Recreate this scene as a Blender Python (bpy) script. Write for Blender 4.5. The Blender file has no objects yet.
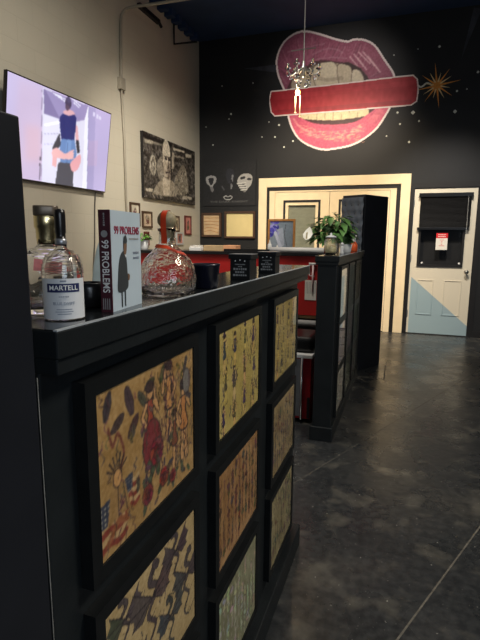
import bpy, bmesh, math, random
import numpy as np
from mathutils import Vector, Matrix
S = bpy.context.scene
COL = S.collection
PI = math.pi
rnd = random.Random(7)
nr = np.random.RandomState(5)

# ------------------------------------------------------------------ camera
F, YAW, PITCH, ROLL, EYE = 483.47, 0.32973, 0.16693, 0.00837, 1.36
fw = np.array([-math.sin(YAW)*math.cos(PITCH), math.cos(YAW)*math.cos(PITCH), -math.sin(PITCH)])
r0 = np.array([math.cos(YAW), math.sin(YAW), 0.0]); u0 = np.cross(r0, fw)
rt = math.cos(ROLL)*r0 + math.sin(ROLL)*u0
up = -math.sin(ROLL)*r0 + math.cos(ROLL)*u0
cd = bpy.data.cameras.new('camera'); cam = bpy.data.objects.new('camera', cd); COL.objects.link(cam)
M = Matrix.Identity(4)
for i in range(3):
    M[i][0], M[i][1], M[i][2] = rt[i], up[i], -fw[i]
M[2][3] = EYE
cam.matrix_world = M
cd.sensor_fit = 'VERTICAL'; cd.sensor_height = 36; cd.lens = F*36/640; cd.clip_start = .02
S.camera = cam
def at(q, x=None, y=None, z=None):
    """world point seen at a pixel of the photograph, on the plane x=, y= or z="""
    d = fw + rt*(q[0]-240)/F - up*(q[1]-320)/F
    t = x/d[0] if x is not None else (y/d[1] if y is not None else (z-EYE)/d[2])
    return np.array([0, 0, EYE]) + d*t

# ------------------------------------------------------------------ materials
def lin(c): return tuple(((v/12.92) if v <= .04045 else ((v+.055)/1.055)**2.4) for v in c)
def rgb(r, g, b): return lin((r/255, g/255, b/255))
MATS = {}
def mat(name, col, rough=.5, metal=0., noise=0., nscale=20., bump=0., bscale=60., trans=0., ior=1.45, emit=None, estr=0., spec=.5):
    m = bpy.data.materials.new(name); m.use_nodes = True
    nt = m.node_tree; b = nt.nodes['Principled BSDF']
    b.inputs['Base Color'].default_value = (*col, 1)
    b.inputs['Roughness'].default_value = rough; b.inputs['Metallic'].default_value = metal
    b.inputs['Transmission Weight'].default_value = trans; b.inputs['IOR'].default_value = ior
    b.inputs['Specular IOR Level'].default_value = spec
    if emit: b.inputs['Emission Color'].default_value = (*emit, 1); b.inputs['Emission Strength'].default_value = estr
    tc = nt.nodes.new('ShaderNodeTexCoord')
    if noise > 0:
        n = nt.nodes.new('ShaderNodeTexNoise'); n.inputs['Scale'].default_value = nscale; n.inputs['Detail'].default_value = 5
        nt.links.new(tc.outputs['Object'], n.inputs['Vector'])
        r = nt.nodes.new('ShaderNodeValToRGB')
        r.color_ramp.elements[0].position = .3; r.color_ramp.elements[1].position = .7
        r.color_ramp.elements[0].color = (*[max(0, c*(1-noise)) for c in col], 1)
        r.color_ramp.elements[1].color = (*[min(1, c*(1+noise)) for c in col], 1)
        nt.links.new(n.outputs['Fac'], r.inputs['Fac']); nt.links.new(r.outputs['Color'], b.inputs['Base Color'])
    if bump > 0:
        n2 = nt.nodes.new('ShaderNodeTexNoise'); n2.inputs['Scale'].default_value = bscale; n2.inputs['Detail'].default_value = 4
        nt.links.new(tc.outputs['Object'], n2.inputs['Vector'])
        bp = nt.nodes.new('ShaderNodeBump'); bp.inputs['Strength'].default_value = bump; bp.inputs['Distance'].default_value = .01
        nt.links.new(n2.outputs['Fac'], bp.inputs['Height']); nt.links.new(bp.outputs['Normal'], b.inputs['Normal'])
    MATS[name] = m
    return m
m_black = mat('black_paint', rgb(23, 27, 29), .42, noise=.25, nscale=9, bump=.05, bscale=90)
mat('grey_gloss_laminate', rgb(26, 29, 31), .13, noise=.15, nscale=30); mat('grey_edge_highlight', rgb(150, 156, 160), .5, noise=.15, nscale=40)  # second one: light on the cap edge, put into the colour
m_black_d = mat('black_frame_wood', rgb(18, 20, 21), .42, noise=.2, nscale=30, spec=.35)
m_black_c = mat('black_cabinet_laminate', rgb(24, 26, 31), .38, noise=.15, nscale=6)
m_tuft = mat('charcoal_vinyl', rgb(86, 94, 104), .38, noise=.15, nscale=20)
m_button = mat('black_button', rgb(14, 15, 17), .5, noise=.1)
m_cream = mat('cream_paint', rgb(240, 220, 182), .5, noise=.05, nscale=6, bump=.03)
m_door = mat('off_white_door_paint', rgb(206, 201, 184), .5, noise=.04, nscale=5)
m_trimblack = mat('black_trim', rgb(24, 22, 22), .5, noise=.1)
m_red = mat('red_laminate', rgb(176, 38, 36), .35, noise=.1, nscale=4)
m_dred = mat('dark_red_steel', rgb(165, 18, 30), .3, noise=.1)
m_top = mat('black_countertop', rgb(28, 28, 30), .3, noise=.2, nscale=40)
m_chrome = mat('chrome', (.75, .75, .76), .18, 1., noise=.05)
m_steel = mat('brushed_steel', (.42, .42, .43), .38, 1., noise=.1)
m_pad = mat('black_vinyl', rgb(26, 25, 26), .28, noise=.15, bump=.05)
m_white = mat('white_plastic', rgb(225, 224, 220), .4, noise=.03)
m_paper = mat('white_paper', rgb(226, 222, 212), .8, noise=.03)
m_grey = mat('grey_plastic', rgb(190, 190, 188), .5, noise=.08)
m_blue = mat('pale_blue_film', rgb(176, 196, 205), .3, noise=.1, nscale=8)
m_conduit = mat('painted_conduit', rgb(158, 150, 134), .5, noise=.06)
m_dark_metal = mat('dark_metal', rgb(30, 30, 32), .5, .3, noise=.1)
m_oak = mat('oak_frame', rgb(176, 120, 62), .5, noise=.2, nscale=25)
m_darkwood = mat('dark_wood_frame', rgb(74, 52, 38), .5, noise=.2, nscale=25)
m_cork = mat('tan_board', rgb(196, 168, 130), .8, noise=.12, nscale=10)
m_yellowboard = mat('pale_yellow_board', rgb(214, 196, 140), .8, noise=.05, nscale=6)
m_red_frame = mat('dark_red_frame', rgb(92, 30, 30), .5, noise=.2)
m_leaf = mat('leaf_green', rgb(84, 122, 66), .32, noise=.45, nscale=14)
m_leaf2 = mat('leaf_bright', rgb(96, 150, 60), .45, noise=.3, nscale=14)
m_soil = mat('soil', rgb(52, 40, 30), .9, noise=.4, nscale=60)
m_stem = mat('stem_green', rgb(70, 104, 60), .6, noise=.2)
m_spathe = mat('white_spathe', rgb(250, 248, 236), .5, noise=.02)
m_ceramic = mat('white_ceramic', rgb(212, 214, 214), .25, noise=.03)
m_cream_wax = mat('cream_contents', rgb(222, 204, 158), .7, noise=.2, nscale=40)
m_orange = mat('orange_plastic', rgb(222, 92, 44), .35, noise=.1)
m_ribbon = mat('orange_red_ribbon', rgb(206, 62, 24), .5, noise=.12, nscale=40)
m_corkball = mat('cork_stopper', rgb(140, 128, 98), .6, noise=.3, nscale=120)
m_label = mat('silver_label_paper', rgb(204, 206, 208), .5, noise=.03)
m_navy = mat('navy_ink', rgb(24, 34, 78), .5, noise=.05)
m_ink = mat('grey_ink', rgb(120, 128, 142), .6, noise=.05)
m_whiteink = mat('white_ink', rgb(228, 228, 224), .6, noise=.03)
m_greyink = mat('pale_grey_ink', rgb(150, 150, 148), .6, noise=.05)
m_redink = mat('crimson_ink', rgb(140, 44, 66), .6, noise=.05)
m_gold = mat('gold_foil', (.80, .66, .36), .25, 1., noise=.1)
m_taupe = mat('dark_taupe_cap', rgb(92, 82, 70), .35, .3, noise=.15)
m_spine = mat('maroon_cloth', rgb(66, 22, 34), .6, noise=.15, nscale=60)
m_pages = mat('page_edges', rgb(222, 216, 200), .8, noise=.06, nscale=200)
m_candle = mat('candle_black_jar', rgb(20, 22, 36), .3, noise=.1)
m_tin = mat('black_card', rgb(20, 21, 22), .45, noise=.15)
m_silverlid = mat('silver_edge', rgb(150, 152, 156), .35, .6, noise=.05)
m_cardboard = mat('beige_cardboard', rgb(186, 158, 118), .8, noise=.1)
m_peach = mat('peach_card', rgb(226, 164, 120), .8, noise=.08)
m_tvbezel = mat('tv_black_bezel', rgb(16, 16, 18), .3, noise=.1)
m_cable = mat('grey_cable', rgb(92, 88, 80), .6, noise=.1)
m_blind = mat('black_blind_slat', rgb(6, 6, 8), .35, noise=.1)
m_signred = mat('sign_red', rgb(206, 32, 40), .5, noise=.05)
m_star = mat('white_star_paint', rgb(225, 225, 215), .7, noise=.05)
m_burst = mat('orange_burst_paint', rgb(226, 150, 66), .7, noise=.2, nscale=30)
m_burst2 = mat('pale_burst_paint', rgb(236, 206, 150), .7, noise=.1)
m_streak = mat('dim_streak_paint', rgb(58, 60, 68), .8, noise=.3, nscale=10)
m_bulb = mat('lit_bulb', rgb(255, 220, 150), .4, emit=rgb(255, 196, 110), estr=30)
m_rod_glow = mat('glass_rod_added_glow', rgb(250, 236, 200), .5, emit=rgb(255, 200, 140), estr=.7)  # glow added to glass rods that are no lamps
m_nickel = mat('nickel', (.42, .41, .39), .3, 1., noise=.08)
m_edge_highlight = mat('post_edge_highlight', rgb(120, 118, 112), .6, noise=.4, nscale=40)  # grey standing for light along a bevelled edge

def glass(name, rough=0., ior=1.45, tint=(1, 1, 1)):
    m = bpy.data.materials.new(name); m.use_nodes = True
    b = m.node_tree.nodes['Principled BSDF']
    b.inputs['Base Color'].default_value = (*tint, 1); b.inputs['Transmission Weight'].default_value = 1
    b.inputs['Roughness'].default_value = rough; b.inputs['IOR'].default_value = ior
    n = m.node_tree.nodes.new('ShaderNodeTexNoise'); n.inputs['Scale'].default_value = 45
    bp = m.node_tree.nodes.new('ShaderNodeBump'); bp.inputs['Strength'].default_value = .12; bp.inputs['Distance'].default_value = .004
    tc = m.node_tree.nodes.new('ShaderNodeTexCoord')
    m.node_tree.links.new(tc.outputs['Object'], n.inputs['Vector'])
    m.node_tree.links.new(n.outputs['Fac'], bp.inputs['Height']); m.node_tree.links.new(bp.outputs['Normal'], b.inputs['Normal'])
    return m
def pane_mat(name, ior=1.5, rough=.03, strength=1.):
    """thin glazing: clear, with a Fresnel reflection"""
    m = bpy.data.materials.new(name); m.use_nodes = True; nt = m.node_tree
    nt.nodes.remove(nt.nodes['Principled BSDF'])
    o = nt.nodes['Material Output']; mx = nt.nodes.new('ShaderNodeMixShader'); fr = nt.nodes.new('ShaderNodeFresnel')
    fr.inputs['IOR'].default_value = ior
    t = nt.nodes.new('ShaderNodeBsdfTransparent'); g = nt.nodes.new('ShaderNodeBsdfGlossy'); g.inputs['Roughness'].default_value = rough
    g.inputs['Color'].default_value = (strength, strength, strength, 1)
    ge = nt.nodes.new('ShaderNodeNewGeometry'); fm = nt.nodes.new('ShaderNodeMath'); fm.operation = 'MULTIPLY'; iv = nt.nodes.new('ShaderNodeMath'); iv.operation = 'SUBTRACT'
    iv.inputs[0].default_value = 1; nt.links.new(ge.outputs['Backfacing'], iv.inputs[1]); nt.links.new(fr.outputs[0], fm.inputs[0]); nt.links.new(iv.outputs[0], fm.inputs[1])
    nt.links.new(fm.outputs[0], mx.inputs[0]); nt.links.new(t.outputs[0], mx.inputs[1]); nt.links.new(g.outputs[0], mx.inputs[2])
    nt.links.new(mx.outputs[0], o.inputs[0])
    return m
m_glass = glass('clear_glass'); m_crystal = glass('crystal', 0, 1.55)
m_ripple = glass('rippled_glass'); m_ripple.node_tree.nodes['Bump'].inputs['Strength'].default_value = .5; m_ripple.node_tree.nodes['Bump'].inputs['Distance'].default_value = .006; m_ripple.node_tree.nodes['Noise Texture'].inputs['Scale'].default_value = 70
m_frost = glass('frosted_glass', .18, 1.4, (.95, .97, .97))
m_pane = pane_mat('picture_glazing'); m_windowpane = pane_mat('window_glazing', 1.5, .05)

def art_mat(name, rough=.6, emit=0.):
    m = bpy.data.materials.new(name); m.use_nodes = True; nt = m.node_tree; b = nt.nodes['Principled BSDF']
    a = nt.nodes.new('ShaderNodeAttribute'); a.attribute_name = 'Col'
    b.inputs['Roughness'].default_value = rough
    if emit:
        b.inputs['Base Color'].default_value = (.01, .01, .01, 1)
        nt.links.new(a.outputs['Color'], b.inputs['Emission Color']); b.inputs['Emission Strength'].default_value = emit
        b.inputs['Roughness'].default_value = .3
    else:
        nt.links.new(a.outputs['Color'], b.inputs['Base Color'])
    return m
m_art = art_mat('printed_paper'); m_mural = art_mat('mural_paint', .55); m_screen = art_mat('lit_screen', emit=1.1)

# ------------------------------------------------------------------ geometry helpers
def box(bm, a, b):
    r = bmesh.ops.create_cube(bm, size=1)
    for v in r['verts']:
        v.co = Vector([a[i] + (b[i]-a[i])*(v.co[i]+.5) for i in range(3)])
    return r['verts']
def BOX(a, b):
    bm = bmesh.new(); box(bm, a, b); return bm
def spin(verts, c, ang):
    R = Matrix.Rotation(ang, 3, 'Z')
    for v in verts: v.co = R @ (v.co - Vector(c)) + Vector(c)
def tube(bm, pts, r, seg=10, close=False):
    pts = [Vector(p) for p in pts]; n = len(pts); rings = []
    rr = r if isinstance(r, (list, tuple)) else [r]*n
    nrm = None
    for i, p in enumerate(pts):
        t = (pts[min(i+1, n-1)] - pts[max(i-1, 0)]).normalized()
        if nrm is None:
            nrm = t.orthogonal().normalized()
        else:
            nrm = (nrm - t*nrm.dot(t)).normalized()
        bi = t.cross(nrm)
        rings.append([bm.verts.new(p + (nrm*math.cos(2*PI*k/seg) + bi*math.sin(2*PI*k/seg))*rr[i]) for k in range(seg)])
    for a, b in zip(rings, rings[1:]):
        for k in range(seg): bm.faces.new((a[k], a[(k+1) % seg], b[(k+1) % seg], b[k]))
    bm.faces.new(rings[0][::-1]); bm.faces.new(rings[-1])
def lathe(bm, prof, c, seg=32, sx=1., sy=1., rot=0., power=2.):
    """profile of (radius, height); superellipse cross-section with the given power"""
    c = Vector(c); rings = []; R = Matrix.Rotation(rot, 3, 'Z')
    for r, h in prof:
        ring = []
        for k in range(seg):
            a = 2*PI*k/seg; ca, sa = math.cos(a), math.sin(a)
            q = 1/((abs(ca)**power + abs(sa)**power)**(1/power))
            ring.append(bm.verts.new(c + R @ Vector((r*sx*q*ca, r*sy*q*sa, h))))
        rings.append(ring)
    for a, b in zip(rings, rings[1:]):
        for k in range(seg): bm.faces.new((a[k], a[(k+1) % seg], b[(k+1) % seg], b[k]))
    bm.faces.new(rings[0][::-1]); bm.faces.new(rings[-1])
def ball(bm, c, r, sub=2, s=(1, 1, 1)):
    x = bmesh.ops.create_icosphere(bm, subdivisions=sub, radius=1)
    for v in x['verts']: v.co = Vector(c) + Vector([v.co[i]*r*s[i] for i in range(3)])
def slab(bm, pts, nrm, t):
    """flat outline with a thickness t along nrm"""
    n = Vector(nrm)*t
    a = [bm.verts.new(Vector(p)) for p in pts]; b = [bm.verts.new(Vector(p)+n) for p in pts]
    bm.faces.new(a[::-1]); bm.faces.new(b)
    k = len(a)
    for i in range(k): bm.faces.new((a[i], a[(i+1) % k], b[(i+1) % k], b[i]))
def obj(name, bm, m, parent=None, smooth=False, bevel=0., seg=2):
    bmesh.ops.recalc_face_normals(bm, faces=bm.faces[:])
    me = bpy.data.meshes.new(name); bm.to_mesh(me); bm.free()
    o = bpy.data.objects.new(name, me); COL.objects.link(o)
    me.materials.append(m)
    if smooth: me.polygons.foreach_set('use_smooth', [True]*len(me.polygons))
    if bevel:
        b = o.modifiers.new('bevel', 'BEVEL'); b.width = bevel; b.segments = seg; b.limit_method = 'ANGLE'
    put(o, parent)
    return o
def put(o, parent):
    if parent is not None:
        o.parent = parent
        w = Vector(parent.location); p = parent.parent
        if parent.type == 'MESH' or p is not None: w = Vector(parent.get('_base', (0, 0, 0)))
        o.matrix_parent_inverse = Matrix.Translation(-w) if parent.type == 'EMPTY' and p is None else Matrix.Identity(4)
def tag(o, label=None, cat=None, group=None, kind=None):
    if label: o['label'] = label
    if cat: o['category'] = cat
    if group: o['group'] = group
    if kind: o['kind'] = kind
    return o
def thing(name, loc, label, cat, group=None, kind=None):
    o = bpy.data.objects.new(name, None); COL.objects.link(o); o.location = loc; o.empty_display_size = .05
    return tag(o, label, cat, group, kind)
def copy_thing(root, loc, label):
    r = root.copy(); COL.objects.link(r); r.location = loc; r['label'] = label
    for ch in list(root.children):
        c = ch.copy(); COL.objects.link(c); c.parent = r; c.matrix_parent_inverse = ch.matrix_parent_inverse.copy()
        for g in list(ch.children):
            d = g.copy(); COL.objects.link(d); d.parent = c; d.matrix_parent_inverse = g.matrix_parent_inverse.copy()
    return r
def text(name, s, size, m, parent, P, U, V, align='CENTER', wrap=None, depth=.0004, sx=1.):
    cu = bpy.data.curves.new(name, 'FONT'); cu.body = s; cu.size = size; cu.align_x = align; cu.align_y = 'CENTER'
    cu.extrude = depth; cu.offset = size*.004
    t = bpy.data.objects.new(name, cu); COL.objects.link(t)
    dg = bpy.context.evaluated_depsgraph_get()
    me = bpy.data.meshes.new_from_object(t.evaluated_get(dg)); me.name = name
    bpy.data.objects.remove(t)
    U, V, P = Vector(U).normalized(), Vector(V).normalized(), Vector(P); N = U.cross(V)
    for v in me.vertices:
        a, b, c = v.co; a *= sx
        if wrap:                                        # lettering follows a round surface of that radius
            th = a/wrap
            v.co = P + U*(math.sin(th)*(wrap+c)) + N*(math.cos(th)*(wrap+c) - wrap) + V*b
        else:
            v.co = P + U*a + V*b + N*c
    o = bpy.data.objects.new(name, me); COL.objects.link(o); me.materials.clear(); me.materials.append(m)
    put(o, parent)
    return o

def dashes(name, m, parent, P, U, V, width, h):
    """one row of tiny print too small to read"""
    U, V, P = Vector(U).normalized(), Vector(V).normalized(), Vector(P); N = U.cross(V); bm = bmesh.new(); x = -width/2
    while x < width/2:
        w = min(h*rnd.uniform(.5, 1.1), width/2-x); hh = h*rnd.uniform(.6, 1)
        slab(bm, [P+U*x-V*hh/2, P+U*(x+w)-V*hh/2, P+U*(x+w)+V*hh/2, P+U*x+V*hh/2], tuple(N), .0002); x += w+h*.28
    return obj(name, bm, m, parent)
# ------------------------------------------------------------------ drawn artwork (colours per vertex of a fine flat grid)
def spl(pts, n=8, closed=False):
    P = [np.array(p, float) for p in pts]; out = []; k = len(P)
    rng = range(k if closed else k-1)
    for i in rng:
        g = (lambda j: P[j % k]) if closed else (lambda j: P[min(max(j, 0), k-1)])
        a, b, c, d = g(i-1), g(i), g(i+1), g(i+2)
        for s in np.linspace(0, 1, n, endpoint=False):
            out.append(.5*((2*b) + (c-a)*s + (2*a-5*b+4*c-d)*s*s + (3*b-a-3*c+d)*s**3))
    if not closed: out.append(P[-1])
    return [tuple(q) for q in out]
class Canvas:
    def __init__(s, u0, u1, v0, v1, nx, ny, col):
        s.b = (u0, u1, v0, v1); s.nx, s.ny = nx, ny
        s.X, s.Y = np.meshgrid(np.linspace(u0, u1, nx+1), np.linspace(v0, v1, ny+1))
        s.I = np.zeros((ny+1, nx+1, 3)) + np.array(col)/255.; s.A = np.zeros((ny+1, nx+1), bool)
    def put(s, m, col, a=1.):
        s.I[m] = s.I[m]*(1-a) + np.array(col)/255.*a; s.A |= m
    def pmask(s, pts):
        m = np.zeros(s.X.shape, bool); k = len(pts)
        for i in range(k):
            (x1, y1), (x2, y2) = pts[i], pts[(i+1) % k]
            if y1 == y2: continue
            c = ((y1 > s.Y) != (y2 > s.Y)) & (s.X < (x2-x1)*(s.Y-y1)/(y2-y1) + x1)
            m ^= c
        return m
    def poly(s, pts, col, a=1.): m = s.pmask(pts); s.put(m, col, a); return m
    def line(s, pts, w, col, a=1., taper=False):
        m = np.zeros(s.X.shape, bool); k = len(pts)-1
        for i in range(k):
            (x1, y1), (x2, y2) = pts[i], pts[i+1]; dx, dy = x2-x1, y2-y1; L = dx*dx+dy*dy+1e-12
            t = np.clip(((s.X-x1)*dx + (s.Y-y1)*dy)/L, 0, 1)
            ww = w*(1-.85*(i+t)/k) if taper else w
            m |= np.hypot(s.X-x1-t*dx, s.Y-y1-t*dy) < ww/2
        s.put(m, col, a); return m
    def ell(s, c, rx, ry, col, rot=0., a=1., edge=None, ew=0.):
        ca, sa = math.cos(rot), math.sin(rot); dx, dy = s.X-c[0], s.Y-c[1]
        q = lambda e: ((dx*ca+dy*sa)/(rx+e))**2 + ((-dx*sa+dy*ca)/(ry+e))**2 < 1
        if edge: s.put(q(ew), edge)
        m = q(0); s.put(m, col, a); return m
    def noise(s, amp, cells, mask=None, tint=(1, 1, 1)):
        gx, gy = cells; g = nr.rand(gy+2, gx+2)
        u = (s.X-s.b[0])/(s.b[1]-s.b[0])*gx; v = (s.Y-s.b[2])/(s.b[3]-s.b[2])*gy
        i, j = np.clip(u.astype(int), 0, gx), np.clip(v.astype(int), 0, gy); fu, fv = u-i, v-j
        n = (g[j, i]*(1-fu)+g[j, i+1]*fu)*(1-fv) + (g[j+1, i]*(1-fu)+g[j+1, i+1]*fu)*fv - .5
        d = n[..., None]*amp/255.*np.array(tint)
        if mask is not None: d = d*mask[..., None]
        s.I = np.clip(s.I+d, 0, 1)
    def blur(s, k, mask=None):
        for _ in range(k):
            P = np.pad(s.I, ((1, 1), (1, 1), (0, 0)), 'edge'); J = (P[1:-1, 1:-1]*2+P[:-2, 1:-1]+P[2:, 1:-1]+P[1:-1, :-2]+P[1:-1, 2:])/6
            s.I = J if mask is None else np.where(mask[..., None], J, s.I)
    def build(s, name, fn, m, parent=None, masked=False):
        """fn(u, v) -> world point"""
        nx, ny = s.nx, s.ny
        V = [tuple(fn(s.X[j, i], s.Y[j, i])) for j in range(ny+1) for i in range(nx+1)]
        keep = lambda j, i: (not masked) or (s.A[j, i] and s.A[j+1, i] and s.A[j, i+1] and s.A[j+1, i+1])
        Fc = [(j*(nx+1)+i, j*(nx+1)+i+1, (j+1)*(nx+1)+i+1, (j+1)*(nx+1)+i) for j in range(ny) for i in range(nx) if keep(j, i)]
        me = bpy.data.meshes.new(name); me.from_pydata(V, [], Fc)
        at_ = me.color_attributes.new('Col', 'FLOAT_COLOR', 'POINT')
        c = s.I.reshape(-1, 3); c = np.where(c <= .04045, c/12.92, ((c+.055)/1.055)**2.4)
        at_.data.foreach_set('color', np.concatenate([c, np.ones((len(c), 1))], 1).astype(np.float32).ravel())
        me.materials.append(m)
        if masked:
            bm = bmesh.new(); bm.from_mesh(me); bmesh.ops.delete(bm, geom=[v for v in bm.verts if not v.link_faces], context='VERTS'); bm.to_mesh(me); bm.free()
        o = bpy.data.objects.new(name, me); COL.objects.link(o); put(o, parent)
        return o

# ================================================================== THE SETTING
YB, XL, ZC = 7.45, -3.26, 4.36
# floor: dark sealed concrete with patches and saw cuts
def floor_mat():
    m = bpy.data.materials.new('dark_sealed_concrete'); m.use_nodes = True; nt = m.node_tree; N = nt.nodes; L = nt.links
    b = N['Principled BSDF']; tc = N.new('ShaderNodeTexCoord')
    def noise(sc, det=6, dist=0.):
        n = N.new('ShaderNodeTexNoise'); n.inputs['Scale'].default_value = sc; n.inputs['Detail'].default_value = det; n.inputs['Distortion'].default_value = dist
        L.new(tc.outputs['Object'], n.inputs['Vector']); return n.outputs['Fac']
    def ramp(fac, stops):
        r = N.new('ShaderNodeValToRGB'); e = r.color_ramp.elements
        e[0].position, e[0].color = stops[0][0], (*stops[0][1], 1); e[1].position, e[1].color = stops[-1][0], (*stops[-1][1], 1)
        for p, c in stops[1:-1]:
            x = e.new(p); x.color = (*c, 1)
        L.new(fac, r.inputs['Fac']); return r.outputs['Color']
    def mix(fac, a, bb, mode='MIX'):
        x = N.new('ShaderNodeMix'); x.data_type = 'RGBA'; x.blend_type = mode
        if isinstance(fac, float): x.inputs[0].default_value = fac
        else: L.new(fac, x.inputs[0])
        for s, i in ((a, 6), (bb, 7)):
            if isinstance(s, tuple): x.inputs[i].default_value = (*s, 1)
            else: L.new(s, x.inputs[i])
        return x.outputs[2]
    base = ramp(noise(1.1, 8, .4), [(.3, rgb(42, 45, 48)), (.5, rgb(56, 58, 60)), (.72, rgb(80, 78, 74))])
    fine = ramp(noise(28, 8), [(.38, rgb(90, 92, 96)), (.66, rgb(250, 246, 238))])
    c = mix(.8, base, fine, 'MULTIPLY')
    c = mix(.35, c, base)
    sp = ramp(noise(5.5, 15, .15), [(.54, (0, 0, 0)), (.72, (.5, .5, .5))])
    c = mix(sp, c, rgb(110, 106, 96))
    sp2 = ramp(noise(75, 2), [(.71, (0, 0, 0)), (.76, (1, 1, 1))])
    c = mix(sp2, c, rgb(150, 148, 140))
    sep = N.new('ShaderNodeSeparateXYZ'); L.new(tc.outputs['Object'], sep.inputs[0])
    L.new(c, b.inputs['Base Color'])
    rg = ramp(noise(3.5, 8, .6), [(.3, (.20,)*3), (.7, (.38,)*3)]); L.new(rg, b.inputs['Roughness'])
    bp = N.new('ShaderNodeBump'); bp.inputs['Strength'].default_value = .16; bp.inputs['Distance'].default_value = .01
    L.new(noise(26, 10), bp.inputs['Height']); L.new(bp.outputs['Normal'], b.inputs['Normal'])
    return m
tag(obj('floor', BOX((XL-.1, -3.0, -.1), (3.2, YB+.1, 0)), floor_mat()), kind='structure')
m_cut = mat('pale_cut_dust', rgb(92, 88, 80), .9, noise=.4, nscale=30)
bm = bmesh.new()
d = Vector((.4, .92, 0)).normalized(); pn = Vector((d.y, -d.x, 0))
def cut(bm, a, l0, l1, w):
    a = Vector((a[0], a[1], .0008))
    slab(bm, [a+d*l0-pn*w, a+d*l1-pn*w, a+d*l1+pn*w, a+d*l0+pn*w], (0, 0, 1), .0004)
cut(bm, (.048, 1.56), -3, 4.6, .0035)
cut(bm, (-.455, 2.671), -2, 3.8, .002)
tag(obj('trim_1', bm, m_cut), kind='structure')

def block_mat():
    m = bpy.data.materials.new('painted_block_wall'); m.use_nodes = True; nt = m.node_tree; N = nt.nodes; L = nt.links
    b = N['Principled BSDF']; tc = N.new('ShaderNodeTexCoord'); sp = N.new('ShaderNodeSeparateXYZ'); cb = N.new('ShaderNodeCombineXYZ')
    L.new(tc.outputs['Object'], sp.inputs[0]); L.new(sp.outputs[1], cb.inputs[0]); L.new(sp.outputs[2], cb.inputs[1])
    br = N.new('ShaderNodeTexBrick'); br.inputs['Scale'].default_value = 1; br.inputs['Brick Width'].default_value = .4; br.inputs['Row Height'].default_value = .2
    br.inputs['Mortar Size'].default_value = .005; br.inputs['Mortar Smooth'].default_value = .8
    L.new(cb.outputs[0], br.inputs['Vector'])
    br.inputs['Color1'].default_value = (*rgb(204, 197, 178), 1); br.inputs['Color2'].default_value = (*rgb(201, 194, 175), 1); br.inputs['Mortar'].default_value = (*rgb(197, 190, 171), 1)
    n = N.new('ShaderNodeTexNoise'); n.inputs['Scale'].default_value = 30; n.inputs['Detail'].default_value = 6; L.new(tc.outputs['Object'], n.inputs['Vector'])
    mm = N.new('ShaderNodeMath'); mm.operation = 'MULTIPLY_ADD'; L.new(n.outputs['Fac'], mm.inputs[0]); mm.inputs[1].default_value = .25
    inv = N.new('ShaderNodeMath'); inv.operation = 'SUBTRACT'; inv.inputs[0].default_value = 1; L.new(br.outputs['Fac'], inv.inputs[1]); L.new(inv.outputs[0], mm.inputs[2])
    bp = N.new('ShaderNodeBump'); bp.inputs['Strength'].default_value = .22; bp.inputs['Distance'].default_value = .005
    L.new(mm.outputs[0], bp.inputs['Height']); L.new(bp.outputs['Normal'], b.inputs['Normal'])
    L.new(br.outputs['Color'], b.inputs['Base Color']); b.inputs['Roughness'].default_value = .6
    return m
tag(obj('wall_left', BOX((XL-.1, -3.0, 0), (XL, YB, ZC)), block_mat()), kind='structure')
m_wallblack = mat('black_wall_paint', rgb(25, 26, 28), .6, noise=.2, nscale=2, bump=.06, bscale=50)
# back wall with two door openings
bm = bmesh.new()
DX0, DX1, DZ = -2.13, -.145, 2.145      # double door opening
EX0, EX1, EZ = .03, .875, 2.09          # entry door opening
for a, b_ in (((XL-.1, 0), (DX0, ZC)), ((DX0, DZ), (DX1, ZC)), ((DX1, 0), (EX0, ZC)), ((EX0, EZ), (EX1, ZC)), ((EX1, 0), (3.2, ZC))):
    box(bm, (a[0], YB, a[1]), (b_[0], YB+.12, b_[1]))
tag(obj('wall_back', bm, m_wallblack), kind='structure')
tag(obj('wall_right', BOX((3.1, -3.0, 0), (3.2, YB, ZC)), m_wallblack), kind='structure')
m_ceil = mat('navy_ceiling', rgb(40, 62, 98), .7, noise=.15, nscale=3)
bm = BOX((XL-.1, -3.0, ZC), (3.2, YB+.1, ZC+.1))
tag(obj('ceiling', bm, m_ceil), kind='structure')
# ceiling: steel angle at the wall head and joist
bm = bmesh.new()
for k in range(34):
    y = .5 + k*.2
    box(bm, (XL+.002, y, ZC-.09), (XL+.12, y+.1, ZC-.002))
tag(obj('trim_2', bm, m_ceil), kind='structure')
tag(obj('baseboard_back', BOX((.89, YB-.014, 0), (3.1, YB-.001, .09)), m_trimblack), kind='structure')

# ---- double door with wide cream casing
dd = thing('door_1', (-1.13, YB, 0), 'cream double door with wide cream casing and inset black strips', 'double door', kind='structure')
bm = bmesh.new()
box(bm, (-2.25, YB-.03, 0), (-2.12, YB-.001, 2.28)); box(bm, (-.145, YB-.03, 0), (-.015, YB-.001, 2.28)); box(bm, (-2.12, YB-.03, 2.142), (-.145, YB-.001, 2.28))
obj('door_casing', bm, m_cream, dd, bevel=.004)
bm = bmesh.new()
box(bm, (-2.125, YB-.012, 0), (-2.08, YB+.06, 2.14)); box(bm, (-.20, YB-.012, 0), (-.148, YB+.06, 2.14)); box(bm, (-2.08, YB-.012, 2.09), (-.20, YB+.06, 2.14))
obj('black_strip', bm, m_trimblack, dd)
bm = bmesh.new()
box(bm, (-2.08, YB-.006, 0), (-1.995, YB+.06, 2.09)); box(bm, (-.285, YB-.006, 0), (-.20, YB+.06, 2.09)); box(bm, (-1.995, YB-.006, 2.065), (-.285, YB+.06, 2.09))
obj('door_jamb', bm, m_cream, dd)
m_blindgrey = mat('grey_green_blind', rgb(158, 160, 140), .6, noise=.1, nscale=10)
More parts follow.
